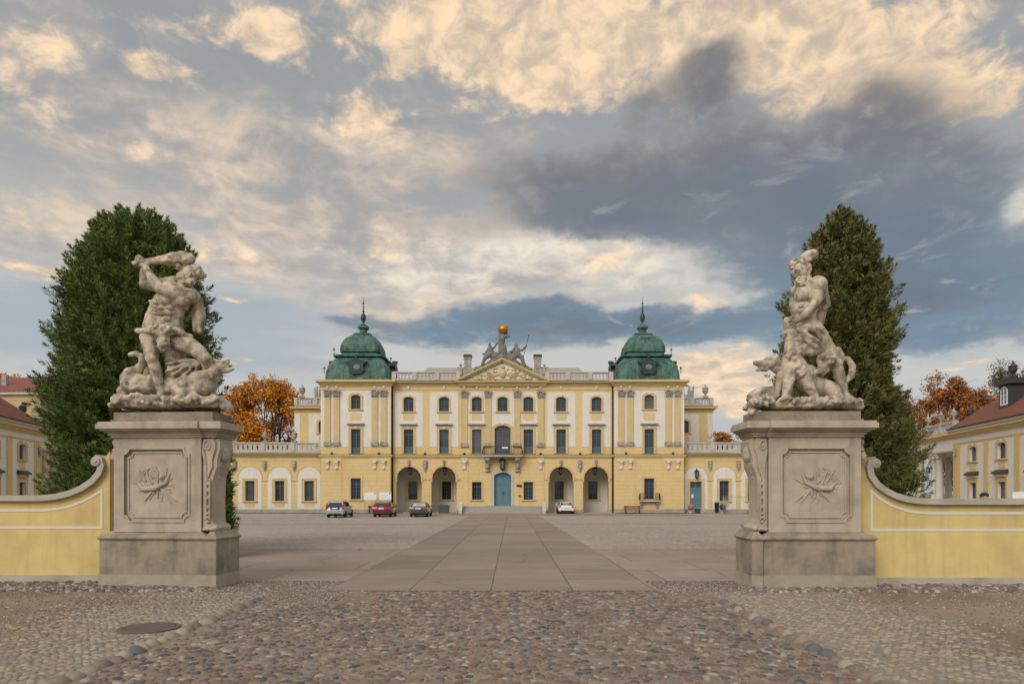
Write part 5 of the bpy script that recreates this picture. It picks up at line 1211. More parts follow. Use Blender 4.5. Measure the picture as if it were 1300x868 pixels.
f = F(); curls(f, r, [(400, 142, 40, 14, -.16, .16), (444, 152, 18, 14, -.12, .12), (378, 172, 20, 28, -.12, .16), (455, 172, 14, 14, -.1, .1)], 9, 15, 20)
curls(f, r, [(422, 226, 20, 16, -.26, -.10), (404, 216, 12, 12, -.2, -.05), (436, 216, 10, 12, -.22, -.1)], 5, 9, 18)
sculpt('hair_and_beard', f.b, 'statue_stone', body, .017, 2, .03, .05)
f = F(); f.c((156, 130, 14, -.12), (205, 124, 17, -.12), (270, 116, 20, -.12), (330, 106, 27, -.12), (380, 100, 33, -.1), (418, 108, 28, -.1))
for i in range(16): x = r.uniform(240, 425); f.c((x, 110+r.uniform(-24, 24), r.uniform(7, 12), r.uniform(-.25, .0)), (x+14, 108+r.uniform(-24, 24), 6, r.uniform(-.25, .0)), seg=7)
sculpt('club', f.b, 'statue_stone', ROOTL, .02, 3, .03, .08)
f = F()   # lion skin, belt and cloak
f.c((176, 455, 15, -.18), (230, 462, 16, -.30), (300, 462, 16, -.36), (370, 470, 15, -.30), (426, 482, 13, -.14)); f.e(316, 466, 46, 34, -.36, 24); 
curls(f, r, [(316, 462, 46, 28, -.50, -.34), (314, 520, 24, 36, -.44, -.32)], 8, 15, 30); f.c((316, 480, 30, -.36), (312, 535, 20, -.34), (306, 556, 12, -.32))
for a, b_ in (((430, 290, 30, .15), (446, 440, 20, .12)), ((412, 320, 24, .22), (420, 430, 18, .22)), ((440, 340, 20, .08), (452, 448, 12, .06))): f.c(a, ((a[0]+b_[0])/2+6, (a[1]+b_[1])/2, a[2], a[3]), b_)
f.c((300, 196, 22, .15), (330, 190, 24, .2), (370, 215, 22, .2), (425, 270, 22, .18)); 
for i, (x0, x1, rr) in enumerate(((200, 196, 26), (290, 296, 26), (318, 330, 28), (345, 350, 26), (370, 352, 20), (330, 318, 20))): f.c((x0, 480, rr, .14), (x1, 580, rr, .16), (x1+(-12 if i == 0 else 0), 690, rr*.9, .18))
sculpt('drapery', f.b, 'statue_stone', ROOTL, .019, 3, .03, .09)
f = F()   # dragon
f.c((122, 562, 12, .0), (150, 556, 14, .0), (176, 572, 18, .02), (178, 605, 21, .06), (150, 632, 25, .08), (112, 646, 27, .05), (96, 672, 30, .05), (100, 700, 32, .05))
f.e(158, 715, 84, 62, .05, 70); f.e(222, 708, 60, 55, .08, 62); f.c((90, 740, 34, .0), (100, 775, 26, -.05), (118, 795, 12, -.1)); f.c((230, 720, 52, .12), (330, 715, 55, .12), (410, 705, 60, .02)); 
for i in range(9): a = R(150+i*22); f.c((158+72*math.cos(a), 715-52*math.sin(a), 9, .0), (158+30*math.cos(a), 715-22*math.sin(a), 11, -.33), seg=7)
f.e(470, 700, 74, 66, -.02, 62, 15); f.c((470, 700, 62, -.02), (516, 668, 46, -.05), (536, 632, 38, -.06)); f.e(548, 624, 34, 30, -.06, 32, 20)
f.c((545, 612, 26, -.06), (575, 606, 17, -.06), (598, 600, 11, -.07)); f.c((592, 596, 8, -.08), (602, 592, 6, -.08)); f.c((560, 642, 18, -.04), (590, 642, 12, -.05), (622, 632, 8, -.06)); f.c((530, 595, 14, -.14), (555, 600, 10, -.17)); f.c((525, 600, 12, .05), (508, 580, 7, .06)); f.c((556, 628, 7, -.13), (600, 618, 5, -.08))
for i in range(4): f.c((572+i*11, 612-i, 3.4, -.11), (573+i*11, 622, 1.6, -.11), seg=6); f.c((578+i*11, 636-i*2, 3.4, -.10), (579+i*11, 624, 1.6, -.10), seg=6)
f.c((400, 700, 40, -.12), (366, 742, 27, -.22), (382, 752, 24, -.28), (440, 752, 22, -.32), (478, 778, 18, -.34))
for i in range(4): f.c((474+i*5, 776, 10, -.38+i*.045), (500+i*5, 782, 9, -.42+i*.045), (512+i*6, 800, 6, -.42+i*.045), seg=8)
dragon = sculpt('dragon', f.b, 'statue_stone', ROOTL, .018, 2, .025, .1)
f = F(); ribs = [(316, 612), (312, 650), (340, 668), (400, 668), (452, 652)]; root_ = (484, 606)
for x, y in ribs: f.c((root_[0], root_[1], 10, -.12), ((root_[0]+x)/2, (root_[1]+y)/2-10, 8, -.22), (x, y, 6, -.18), seg=8)
P_ = [(*f.p(x, y),) for x, y in ribs]; O_ = f.p(*root_)
for (x0, z0), (x1, z1) in zip(P_, P_[1:]):
    vs = [(O_[0], -.12, O_[1]), (x0, -.18, z0), ((x0+x1)/2, -.16, (z0+z1)/2+.03), (x1, -.18, z1)]; vs += [(a, b_+.045, c_) for a, b_, c_ in vs]; f.b.add(vs, [(0, 1, 2), (0, 2, 3), (6, 5, 4), (7, 6, 4), (0, 4, 5, 1), (1, 5, 6, 2), (2, 6, 7, 3), (3, 7, 4, 0)])
f.c((484, 606, 14, -.1), (440, 598, 12, -.16), (400, 596, 9, -.2)); sculpt('wing', f.b, 'statue_stone', dragon, .019, 1, .015, .1)
f = F(); rocks(f, r, 60, 560, 778, 806, 90, 16, 36, .40); f.c((60, 812, 14, -.3), (560, 812, 14, -.3)); f.c((60, 812, 14, .3), (560, 812, 14, .3)); f.e(310, 810, 275, 22, 0, 88)
curls(f, r, [(200, 785, 60, 18, -.45, -.3), (420, 790, 90, 14, -.48, -.35), (110, 785, 50, 16, -.45, -.3)], 9, 18, 26)
for a0 in range(5): f.c((545+a0*10, 772+a0*5, 16, -.28+a0*.1), (580+a0*5, 790+a0*6, 14, -.3+a0*.1), (592, 826, 11, -.3+a0*.12))
f.c((520, 790, 26, -.2), (575, 785, 22, -.15), (600, 812, 16, -.1), (598, 836, 10, -.1)); sculpt('rock_base', f.b, 'statue_stone', ROOTL, .022, 2, .04, .09)

# ---- right: bearded hero with a club behind his head, gripping the jaw of a three-headed hound
ROOTR = empty('hero_statue', (7.05, 17.10, 4.15), 0, 'stone hero gripping the jaw of a three headed hound, on the right gate pier', 'statue')
F = lambda: Fig(930, 7.05, 4.15)
f = F()
f.e(368, 268, 78, 66, .0, 58, 18); f.e(322, 290, 40, 40, -.16, 34); f.e(380, 300, 44, 40, -.12, 34); f.e(345, 345, 62, 60, .0, 54); f.e(345, 395, 54, 50, .0, 48); f.e(362, 450, 72, 56, .02, 60); f.e(372, 500, 74, 52, .05, 58, 15)
for i, y in enumerate((345, 370, 396)): f.e(312, y, 15, 12, -.2, 14); f.e(338, y+2, 15, 12, -.22, 14)
f.c((350, 215, 34, .02), (336, 190, 30, .0)); f.e(402, 236, 44, 42, -.08, 40); f.c((400, 240, 38, -.14), (378, 300, 30, -.28), (362, 345, 25, -.36)); f.c((362, 345, 24, -.36), (325, 383, 21, -.38), (284, 420, 14, -.36)); f.e(390, 272, 30, 36, -.26, 22, 15)
hand(f, 268, 424, -.33, 205, 19, spread=8, L=26); f.e(308, 258, 24, 28, .1, 28); f.c((306, 262, 22, .14), (306, 320, 20, .24), (330, 380, 18, .32))
f.c((430, 250, 34, .10), (452, 310, 24, .22), (430, 380, 20, .28))
f.c((412, 500, 56, .0), (458, 560, 41, -.06), (486, 612, 31, -.10)); f.e(488, 612, 25, 25, -.16, 20); f.c((486, 612, 30, -.10), (506, 670, 29, -.06), (526, 720, 20, -.04), (538, 762, 14, -.04)); f.e(508, 662, 22, 38, .02, 26, -14)
f.c((540, 762, 19, -.04), (562, 786, 17, -.08), (588, 802, 12, -.2)); 
for i in range(5): f.c((580+i*2, 798, 8, -.20+.035*i), (598+i, 806, 6, -.26+.04*i), seg=8)
f.c((350, 520, 52, -.02), (290, 560, 42, -.10), (248, 600, 31, -.16)); f.c((248, 600, 29, -.16), (230, 660, 29, -.10), (216, 720, 20, -.08), (205, 762, 14, -.08)); f.c((205, 762, 18, -.08), (180, 784, 16, -.14), (146, 800, 12, -.22))
for i in range(5): f.c((150+i*2, 798, 8, -.26+.035*i), (136+i*2, 805, 6, -.30+.04*i), seg=8)
face(f, 314, 178, 42, -6, -.06, -1)
body = sculpt('figure', f.b, 'statue_stone', ROOTR, .017, 2, .022, .12)
f = F(); curls(f, r, [(318, 126, 40, 16, -.16, .16), (282, 142, 10, 16, -.12, .1), (354, 156, 12, 26, -.12, .15)], 7, 12, 26); curls(f, r, [(306, 226, 18, 16, -.28, -.12), (312, 240, 12, 12, -.28, -.16), (322, 214, 14, 10, -.22, -.1)], 5, 9, 18)
sculpt('hair_and_beard', f.b, 'statue_stone', body, .017, 2, .03, .05)
f = F(); f.c((336, 122, 24, .2), (352, 105, 28, .2), (372, 90, 34, .18), (388, 82, 32, .18)); f.c((336, 122, 22, .2), (380, 200, 18, .3), (430, 300, 14, .34)); f.e(402, 78, 22, 26, .16, 24)
sculpt('club', f.b, 'statue_stone', ROOTR, .02, 3, .02, .1)
f = F()
f.c((330, 452, 26, -.22), (300, 462, 20, -.28)); 
for a, b_, c_ in (((300, 455, 16, -.28), (330, 490, 15, -.33), (388, 522, 9, -.33)), ((320, 448, 18, -.26), (370, 462, 16, -.3), (394, 500, 9, -.33)), ((300, 470, 18, -.24), (340, 515, 16, -.28), (380, 540, 14, -.24)), ((340, 440, 22, -.2), (400, 450, 20, -.2), (430, 480, 18, -.16)), ((290, 452, 16, -.22), (300, 520, 22, -.2), (310, 560, 16, -.2)), ((310, 540, 26, -.14), (360, 560, 26, -.12), (440, 545, 24, -.1))): f.c(a, b_, c_)
for a, b_, c_ in (((432, 222, 24, .16), (462, 300, 18, .2), (440, 420, 14, .22)), ((420, 260, 24, .2), (440, 330, 22, .24), (425, 430, 12, .22)), ((445, 240, 18, .1), (466, 325, 13, .1), (450, 340, 12, .14))): f.c(a, b_, c_)
sculpt('drapery', f.b, 'statue_stone', ROOTR, .019, 2, .03, .08)
f = F()   # the hound and its three heads
f.c((258, 470, 28, -.24), (270, 520, 38, -.2), (276, 590, 46, -.14), (310, 650, 56, -.06)); f.e(252, 440, 30, 28, -.26, 26); f.c((250, 425, 22, -.28), (236, 412, 13, -.3), (228, 426, 9, -.3)); f.c((254, 462, 20, -.26), (232, 474, 10, -.3), (218, 480, 7, -.3)); f.c((262, 420, 12, -.2), (284, 430, 9, -.16))
for i in range(4): f.c((229+i*5, 432, 3, -.33), (228+i*5, 442, 1.6, -.33), seg=6); f.c((222+i*6, 474, 3, -.33), (224+i*6, 464, 1.6, -.33), seg=6)
f.e(172, 608, 38, 32, -.14, 32, -5); f.c((165, 610, 26, -.14), (130, 617, 19, -.15), (98, 614, 13, -.16)); f.c((150, 640, 14, -.14), (120, 642, 10, -.15), (104, 644, 7, -.15)); f.c((195, 590, 16, -.2), (206, 625, 10, -.22)); f.c((150, 592, 8, -.26), (165, 592, 8, -.27)); f.c((94, 606, 7, -.16), (90, 612, 6, -.16)); f.c((185, 612, 34, -.1), (230, 636, 38, -.06), (290, 655, 48, -.02))
f.e(424, 600, 40, 38, -.18, 34); f.c((418, 620, 28, -.2), (404, 650, 20, -.24), (388, 660, 14, -.25)); f.c((436, 640, 16, -.18), (412, 668, 11, -.22)); f.c((450, 590, 14, -.24), (440, 625, 10, -.28)); curls(f, r, [(428, 592, 30, 28, -.36, -.2), (275, 570, 36, 60, -.36, -.2), (300, 640, 30, 30, -.32, -.2)], 9, 16, 26)
f.e(345, 670, 66, 60, .0, 56, 10); f.c((345, 680, 56, .02), (430, 730, 56, .06), (480, 745, 52, .08)); f.c((330, 660, 42, -.12), (352, 730, 28, -.2), (376, 780, 20, -.24)); paw(f, 380, 800, -.26, 1); f.c((450, 722, 36, -.05), (484, 762, 26, -.14), (502, 786, 19, -.18)); paw(f, 506, 800, -.2, 1); f.c((258, 640, 40, -.18), (245, 720, 27, -.26), (236, 764, 22, -.3)); paw(f, 232, 788, -.32, -1, 1.15)
sculpt('hound', f.b, 'statue_stone', ROOTR, .019, 3, .028, .09)
f = F(); f.c((480, 600, 12, .12), (488, 540, 13, .06), (510, 540, 14, .04), (524, 570, 15, .04), (524, 606, 14, .08)); f.c((528, 582, 12, .1), (556, 584, 15, .06), (578, 622, 17, .04), (572, 668, 17, .04), (540, 696, 15, .06), (490, 706, 13, .1), (456, 690, 10, .12))
sculpt('tail', f.b, 'statue_stone', ROOTR, .02, 3, .015, .1)
f = F(); rocks(f, r, 90, 590, 790, 812, 90, 16, 34, .40); f.e(345, 820, 262, 20, 0, 88); curls(f, r, [(330, 800, 80, 14, -.46, -.32), (120, 800, 40, 20, -.45, -.2), (460, 796, 60, 18, -.44, -.3)], 9, 18, 24)
f.c((90, 770, 24, .05), (130, 745, 26, .05), (190, 735, 24, .08)); f.c((92, 775, 26, .05), (120, 800, 28, .0), (84, 840, 18, -.05)); f.c((190, 745, 20, .06), (150, 780, 24, .05), (180, 800, 20, .0)); f.c((100, 830, 16, -.2), (78, 850, 14, -.2)); f.c((560, 810, 24, -.1), (605, 818, 16, -.1))
sculpt('rock_base', f.b, 'statue_stone', ROOTR, .022, 2, .045, .09)

# ================================================================ TREES
def leaf_mesh(name, C, N, U, ln, wd, m, parent, rng, bend=.25):
    """pointed leaf sprays: C centres, U long axes, N normals, each two folded triangles pairs (a kite)"""
    U = U/np.linalg.norm(U, axis=1, keepdims=True); W = np.cross(N, U); W /= np.linalg.norm(W, axis=1, keepdims=True)+1e-9; Nn = np.cross(U, W)
    ln = ln[:, None]; wd = wd[:, None]
    a = C-U*ln*.5; b = C+W*wd*.5+Nn*wd*bend; c = C+U*ln*.5; d = C-W*wd*.5+Nn*wd*bend
    V = np.stack([a, b, c, d], 1).reshape(-1, 3); n = len(C); F = np.arange(n*4).reshape(n, 4)
    tri = np.concatenate([F[:, [0, 1, 2]], F[:, [0, 2, 3]]], 0)
    return numpy_mesh(name, V, tri, m, False, parent)
def trunk_mb(segs): 
    b = MB()
    for p0, p1, r0, r1 in segs: b.tube(p0, p1, r0, r1, 7, True)
    return b
def thuja(x, y, z0, H, prof, seed, m, label, squash=1.0, nplume=1500, per=52):
    root = empty('thuja_tree', (x, y, z0), 0, label, 'tree', None); rng = np.random.default_rng(seed)
    t = MB().tube((0, 0, 0), (0, 0, H*.9), .28, .05, 8); t.build('trunk', 'bark', root)
    hp, rp = zip(*prof)
    # broad clumps: lobes at seeded places push the outline in and out
    lobes = [(rng.uniform(0, 1), rng.uniform(0, 2*math.pi), rng.uniform(.025, .06), rng.uniform(.14, .34), rng.uniform(-.26, .24)) for _ in range(150)]
    h = rng.beta(1.15, 1.15, nplume); ph = rng.uniform(0, 2*math.pi, nplume); R0 = np.interp(h, hp, rp)
    mod = np.zeros(nplume)
    for lh, lp, sh, sp, am in lobes: dp = np.angle(np.exp(1j*(ph-lp))); mod += am*np.exp(-((h-lh)/sh)**2-(dp/sp)**2)
    Rr = R0*(1+np.clip(mod, -.17, .10))*np.where(rng.random(nplume) < .16, rng.uniform(1.04, 1.18, nplume), rng.uniform(.76, 1.03, nplume))
    keep = rng.random(nplume) < np.clip(R0/max(rp)+.15, 0, 1); h, ph, Rr = h[keep], ph[keep], Rr[keep]; n = len(h)
    out = np.stack([np.cos(ph), np.sin(ph), np.zeros(n)], 1); upv = np.array([0, 0, 1.0])
    tip = out*Rr[:, None]; tip[:, 1] *= squash; tip[:, 2] = h*H
    lift = rng.uniform(.35, 1.1, n)+np.clip(h-.75, 0, 1)*5
    dirv = out+upv[None]*lift[:, None]; dirv /= np.linalg.norm(dirv, axis=1, keepdims=True)
    L = rng.uniform(.6, 1.5, n)*(.55+.45*np.clip((1-h)*3, 0, 1)); Cs = []; Us = []; Ns = []; ls = []
    t_ = rng.uniform(0, 1, (n, per)); rad = .24*np.sin(np.pi*np.clip(.25+t_*.72, 0, 1))*np.clip(L, .4, 1.2)[:, None]
    a = rng.uniform(0, 2*math.pi, (n, per)); p1 = np.cross(dirv, upv); p1 /= np.linalg.norm(p1, axis=1, keepdims=True)+1e-9; p2 = np.cross(dirv, p1)
    r_ = rad*np.sqrt(rng.random((n, per)))
    side = p1[:, None]*np.cos(a)[..., None]+p2[:, None]*np.sin(a)[..., None]
    C = tip[:, None]-dirv[:, None]*((1-t_)*L[:, None])[..., None]+side*r_[..., None]
    U = dirv[:, None]*.9+side*rng.uniform(.2, 1.0, (n, per))[..., None]+rng.normal(0, .25, (n, per, 3)); N = side+rng.normal(0, .6, (n, per, 3))
    C = C.reshape(-1, 3); U = U.reshape(-1, 3); N = N.reshape(-1, 3); C[:, 2] = np.maximum(C[:, 2], .1)
    # inner fill so that the crown is deep and dark, not see-through
    q = 9000; hh = rng.uniform(.03, .93, q); pp = rng.uniform(0, 2*math.pi, q); rr = np.interp(hh, hp, rp)*np.sqrt(rng.uniform(0, .66, q))
    C2 = np.stack([rr*np.cos(pp), rr*np.sin(pp)*squash, hh*H], 1); C = np.concatenate([C, C2]); U = np.concatenate([U, rng.normal(0, 1, (q, 3))]); N = np.concatenate([N, rng.normal(0, 1, (q, 3))])
    ln = rng.uniform(.10, .26, len(C)); wd = rng.uniform(.022, .05, len(C)); ln[-q:] = .26; wd[-q:] = .17
    leaf_mesh('crown', C, N, U, ln, wd, m, root, rng)
    return root
thuja(-14.1, 26.6, .42, 12.6, [(0, 2.6), (.04, 2.85), (.2, 2.85), (.4, 2.8), (.56, 2.75), (.73, 2.5), (.85, 2.05), (.93, 1.5), (.98, .85), (1, .2)], 3, 'thuja_leaf', 'tall broad dark green thuja behind the left pier and statue', nplume=4300, per=76)
thuja(-10.55, 24.6, .25, 5.6, [(0, .7), (.08, .95), (.4, .92), (.7, .7), (.9, .35), (1, .08)], 17, 'thuja_leaf', 'slender green thuja peeping out between the left pier and the courtyard', nplume=700, per=60)
thuja(12.3, 26.6, .42, 12.6, [(0, 2.6), (.04, 2.85), (.2, 2.7), (.35, 2.4), (.56, 2.1), (.73, 1.85), (.85, 1.45), (.93, .95), (.98, .45), (1, .12)], 8, 'thuja_leaf_olive', 'tall ragged olive green thuja behind the right pier and statue', nplume=3600, per=76)

def branchy(name, x, y, H, crown_r, crown_z, seed, m, label, leaves=7000, leaf=.34, group=None, trunk_r=.3, z0=0, fill=1.0, clump=.17):
    """spreading deciduous tree: trunk, forking limbs, leaves clumped round the twig ends"""
    root = empty(name, (x, y, z0), 0, label, 'tree', group); rng = np.random.default_rng(seed); segs = []; tips = []
    def grow(p, d, L, r, lv):
        e = p+d*L; segs.append((p, e, r, r*.7, lv))
        if lv >= 5: tips.append(e); return
        if lv >= 3 and rng.random() < .5: tips.append(e)
        for k in range(int(rng.integers(2, 4)) + (2 if lv == 0 else 0)):
            a = rng.uniform(0, 2*math.pi); sp = rng.uniform(.35, .95) if lv else rng.uniform(.3, 1.1); ax = d.cross(Vector((math.cos(a), math.sin(a), .2))).normalized(); nd = (d*math.cos(sp)+ax*math.sin(sp)); nd.z += .10; nd.normalize(); grow(e, nd, L*rng.uniform(.62, .88), r*.66, lv+1)
    grow(Vector((0, 0, 0)), Vector((rng.normal(0, .04), 0, 1)).normalized(), 1.5, trunk_r, 0)
    P = np.array([t[:] for t in tips]); lo = 1.5; ztop = P[:, 2].max(); rx = np.percentile(np.hypot(P[:, 0]-P[:, 0].mean(), P[:, 1]), 95)
    base = crown_z[0]-crown_z[1]*.8; mx = P[:, 0].mean()
    def warp(v):
        z = v[2]; zz = z/lo*base if z < lo else base+(z-lo)/(ztop-lo)*(H-base-.2); k = crown_r/rx; return Vector(((v[0]-mx*min(1, z/lo))*(k if z > lo else k), v[1]*k, zz))
    b = MB()
    for p0, p1, r0, r1, lv in segs: b.tube(warp(p0), warp(p1), r0, r1, 7 if lv < 2 else 4)
    C0 = np.array([warp(Vector(v))[:] for v in P])
    # a few clumps hung low inside so the skirt is not bare
    for k in range(int(len(C0)*.9)):
        q = Vector(C0[rng.integers(0, len(C0))]); e = q+Vector(rng.normal(0, crown_r*.16, 3)); b.tube(q, e, .03, .01, 3)
    b.build('trunk', 'bark', root, fix=False)
    nc = len(C0); wgt = rng.uniform(.1, 1, nc)**1.5; wgt /= wgt.sum(); idx = rng.choice(nc, leaves, p=wgt); v = rng.normal(0, 1, (leaves, 3)); v /= np.linalg.norm(v, axis=1, keepdims=True); v *= (rng.random(leaves)**.5)[:, None]
    C = C0[idx]+v*(crown_r*clump*rng.uniform(.7, 1.4, nc)[idx])[:, None]*np.array([1.25, 1.25, .75])
    leaf_mesh('crown', C, rng.normal(0, 1, (leaves, 3)), rng.normal(0, 1, (leaves, 3)), rng.uniform(.7, 1.3, leaves)*leaf, rng.uniform(.6, 1.0, leaves)*leaf*.8, m, root, rng)
    return root
GA = 'autumn trees behind the left wing'
branchy('maple_tree', -34.2, 104, 19.6, 4.8, (12.3, 7.2), 11, 'autumn_orange', 'bright orange maple nearest the palace above the left wing', 7500, .36, GA)
branchy('maple_tree', -42.3, 106, 20.3, 4.8, (12.6, 7.6), 12, 'autumn_orange', 'bright orange maple seen just right of the left statue', 7500, .36, GA)
branchy('maple_tree', -37.5, 98, 13.4, 6.2, (7.4, 5.4), 13, 'autumn_orange', 'low wide orange maple in front of the taller two, above the left wing', 9500, .36, GA, clump=.22)
branchy('maple_tree', -46.0, 101, 17, 4.5, (11, 6.5), 14, 'autumn_orange', 'orange maple mostly hidden behind the left thuja', 6500, .36, GA)
GB = 'autumn trees behind the right colonnade'
branchy('chestnut_tree', 58.5, 98, 18.6, 5.2, (12.2, 6.0), 21, 'autumn_rust', 'rusty brown tree above the colonnade right of the thuja', 7500, .34, GB)
branchy('chestnut_tree', 66.0, 101, 17.8, 5.2, (12.2, 5.4), 22, 'autumn_rust', 'rusty brown tree between the colonnade urns and the red roof', 7000, .34, GB)
branchy('chestnut_tree', 60.5, 92, 13.0, 5.5, (9.0, 5.0), 28, 'autumn_rust', 'low dense rusty tree just over the colonnade parapet', 8000, .34, GB, clump=.22)
branchy('chestnut_tree', 53.0, 94, 15.0, 4.4, (9.5, 6.0), 23, 'autumn_rust', 'rusty tree partly hidden by the right thuja', 6500, .34, GB)
branchy('maple_tree', 50.0, 80.5, 8.8, 3.4, (4.4, 4.2), 24, 'autumn_orange', 'low orange tree seen through the open colonnade', 9000, .26, trunk_r=.14, clump=.25)
branchy('birch_tree', 76.5, 108, 22.5, 5.2, (15.5, 6.6), 25, 'leaf_sparse', 'thin pale tree with few leaves behind the red roof', 4500, .3)
branchy('birch_tree', 72.0, 110, 17.5, 3.6, (12.5, 5), 26, 'leaf_sparse', 'thin greenish tree with few leaves between rust tree and red roof', 3800, .3)
branchy('oak_tree', 33.2, 112, 12.0, 3.0, (8.4, 3.6), 27, 'autumn_rust', 'small round brown tree rising above the right wing', 5000, .34, clump=.24)
for i, (x, y, h) in enumerate(((-96, 132, 24.8), (-89, 134, 23.8), (-82, 132, 22.8))): branchy('maple_tree', x, y, h, 5.0, (h-6.5, 6.2), 31+i, 'autumn_orange', ('leftmost orange treetop over the red metal roof', 'middle orange treetop over the red metal roof', 'orange treetop over the right end of the red metal roof')[i], 4500, .42, 'treetops over the red metal roof')

# ================================================================ CARS
def car(x, y, kind, paint, label, rot=0.0, plate=(.52, .11)):
    """rear toward -y. stations along the length carry sill, belt and roof heights and half widths"""
    root = empty('parked_car', (x, y, 0), rot, label, 'car')
    if kind == 'mpv': L, H, W, wr = 4.25, 1.62, .88, .33; st = [(0, .42, .70, .82, .80), (.06, .30, .96, .87, .84), (.25, .28, 1.02, .88, .865), (1.0, .27, 1.02, .885, .88), (2.4, .27, 1.0, .885, .88), (3.2, .27, .97, .88, .86), (3.7, .28, .90, .85, .80), (4.1, .30, .78, .78, .70), (4.25, .38, .60, .68, .62)]; gh = [(.10, 1.00, .80), (.32, 1.48, .70), (.75, 1.60, .69), (1.7, 1.63, .69), (2.5, 1.55, .68), (3.35, 1.0, .80)]
    elif kind == 'sedan': L, H, W, wr = 4.55, 1.46, .88, .32; st = [(0, .45, .82, .80, .76), (.08, .30, .98, .86, .82), (.3, .26, 1.04, .88, .85), (.9, .25, 1.03, .885, .86), (1.8, .25, .98, .885, .87), (3.1, .25, .95, .88, .85), (3.7, .26, .90, .86, .80), (4.3, .28, .78, .80, .70), (4.55, .36, .58, .68, .60)]; gh = [(.55, 1.03, .76), (1.15, 1.38, .61), (1.7, 1.46, .60), (2.4, 1.44, .60), (2.7, 1.38, .62), (3.5, .96, .78)]
    elif kind == 'coupe': L, H, W, wr = 4.2, 1.42, .88, .32; st = [(0, .42, .80, .80, .76), (.08, .28, .96, .87, .82), (.3, .25, 1.00, .885, .86), (1.0, .25, .98, .885, .87), (2.0, .25, .95, .885, .87), (3.0, .25, .92, .88, .84), (3.5, .26, .86, .86, .80), (4.0, .28, .74, .80, .70), (4.2, .36, .58, .68, .60)]; gh = [(.16, .98, .78), (.8, 1.32, .62), (1.4, 1.41, .60), (2.0, 1.40, .60), (2.4, 1.30, .63), (3.1, .92, .78)]
    else: L, H, W, wr = 4.1, 1.48, .87, .32; st = [(0, .42, .74, .80, .78), (.06, .30, .98, .86, .82), (.25, .27, 1.03, .875, .85), (1.0, .26, 1.02, .88, .87), (2.2, .26, .98, .88, .87), (3.0, .26, .95, .875, .85), (3.5, .27, .88, .85, .80), (3.95, .29, .76, .78, .70), (4.1, .36, .6, .66, .6)]; gh = [(.14, 1.0, .78), (.40, 1.36, .66), (.85, 1.47, .64), (1.7, 1.48, .64), (2.3, 1.42, .65), (3.1, .96, .78)]
    b = MB(); vs = []; n = len(st); cols = 8
    for y_, zs, zb, ws, wb in st:
        zm = (zs+zb)/2; pr = [(-ws*.86, zs), (-ws*.99, zs+.08), (-ws*1.0, zm), (-wb, zb-.06), (-wb*.93, zb), (wb*.93, zb), (wb, zb-.06), (ws*1.0, zm), (ws*.99, zs+.08), (ws*.86, zs)]; vs += [(px, y_, pz) for px, pz in pr]
    c = 10; fs = [(j*c+i, j*c+(i+1) % c, (j+1)*c+(i+1) % c, (j+1)*c+i) for j in range(n-1) for i in range(c)]+[tuple(range(c-1, -1, -1)), tuple(range((n-1)*c, n*c))]
    b.add(vs, fs, True)
    def beltz(yy):
        for (y0, _, z0, _, w0), (y1, _, z1, _, w1) in zip(st, st[1:]):
            if y0 <= yy <= y1: t = (yy-y0)/(y1-y0); return z0+(z1-z0)*t, w0+(w1-w0)*t
        return st[-1][2], st[-1][4]
    g = []; m_ = len(gh)
    for i, (y_, z, w) in enumerate(gh):
        zb, wb = beltz(y_); zl = zb-.02; wl = wb*.92
        if i in (0, m_-1): pr = [(-w, zl), (-w, z), (w, z), (w, zl)]; pr = [(-w, zl-.01), (-w*.98, z), (-w*.9, z+.005), (w*.9, z+.005), (w*.98, z), (w, zl-.01)]
        else: pr = [(-wl, zl), (-w, z-.05), (-w*.90, z), (w*.90, z), (w, z-.05), (wl, zl)]
        g += [(px, y_, pz) for px, pz in pr]
    gf = [(j*6+i, j*6+i+1, (j+1)*6+i+1, (j+1)*6+i) for j in range(m_-1) for i in range(5)]+[(5, 4, 3, 2, 1, 0), tuple(range((m_-1)*6, m_*6))]; b.add(g, gf, True)
    if kind == 'mpv':
        for s in (-1, 1): b.tube((s*.62, .7, 1.66), (s*.62, 2.3, 1.66), .02, seg=6, caps=True); 
    body = b.build('body', paint, root); bv = body.modifiers.new('round', 'SUBSURF'); bv.levels = 1; bv.render_levels = 1
    es = body.modifiers.new('edge', 'EDGE_SPLIT'); es.split_angle = R(50)
    def shrink(quad, k, d, nm, mt, par=root):
        q = [Vector(v) for v in quad]; c_ = sum(q, Vector())/len(q); nn = (q[1]-q[0]).cross(q[2]-q[0]).normalized()
        if nn.dot(c_-Vector((0, L*.5, .8))) < 0: nn = -nn
        v1 = [c_+(v-c_)*k+nn*d for v in q]; v0 = [v-nn*(d+.05) for v in v1]; N_ = len(q)
        o = MB().add([v[:] for v in v1+v0], [tuple(range(N_)), tuple(range(2*N_-1, N_-1, -1))]+[(i, (i+1) % N_, (i+1) % N_+N_, i+N_) for i in range(N_)]).build(nm, mt, par); return o
    V6 = lambda j, i: g[j*6+i]
    shrink([V6(0, 1), V6(1, 1+0), V6(1, 4), V6(0, 4)], .86, .015, 'rear_window', 'car_glass' if kind != 'sedan' else 'bright_glass')
    shrink([V6(m_-1, 1), V6(m_-2, 1), V6(m_-2, 4), V6(m_-1, 4)], .88, .015, 'windscreen', 'car_glass')
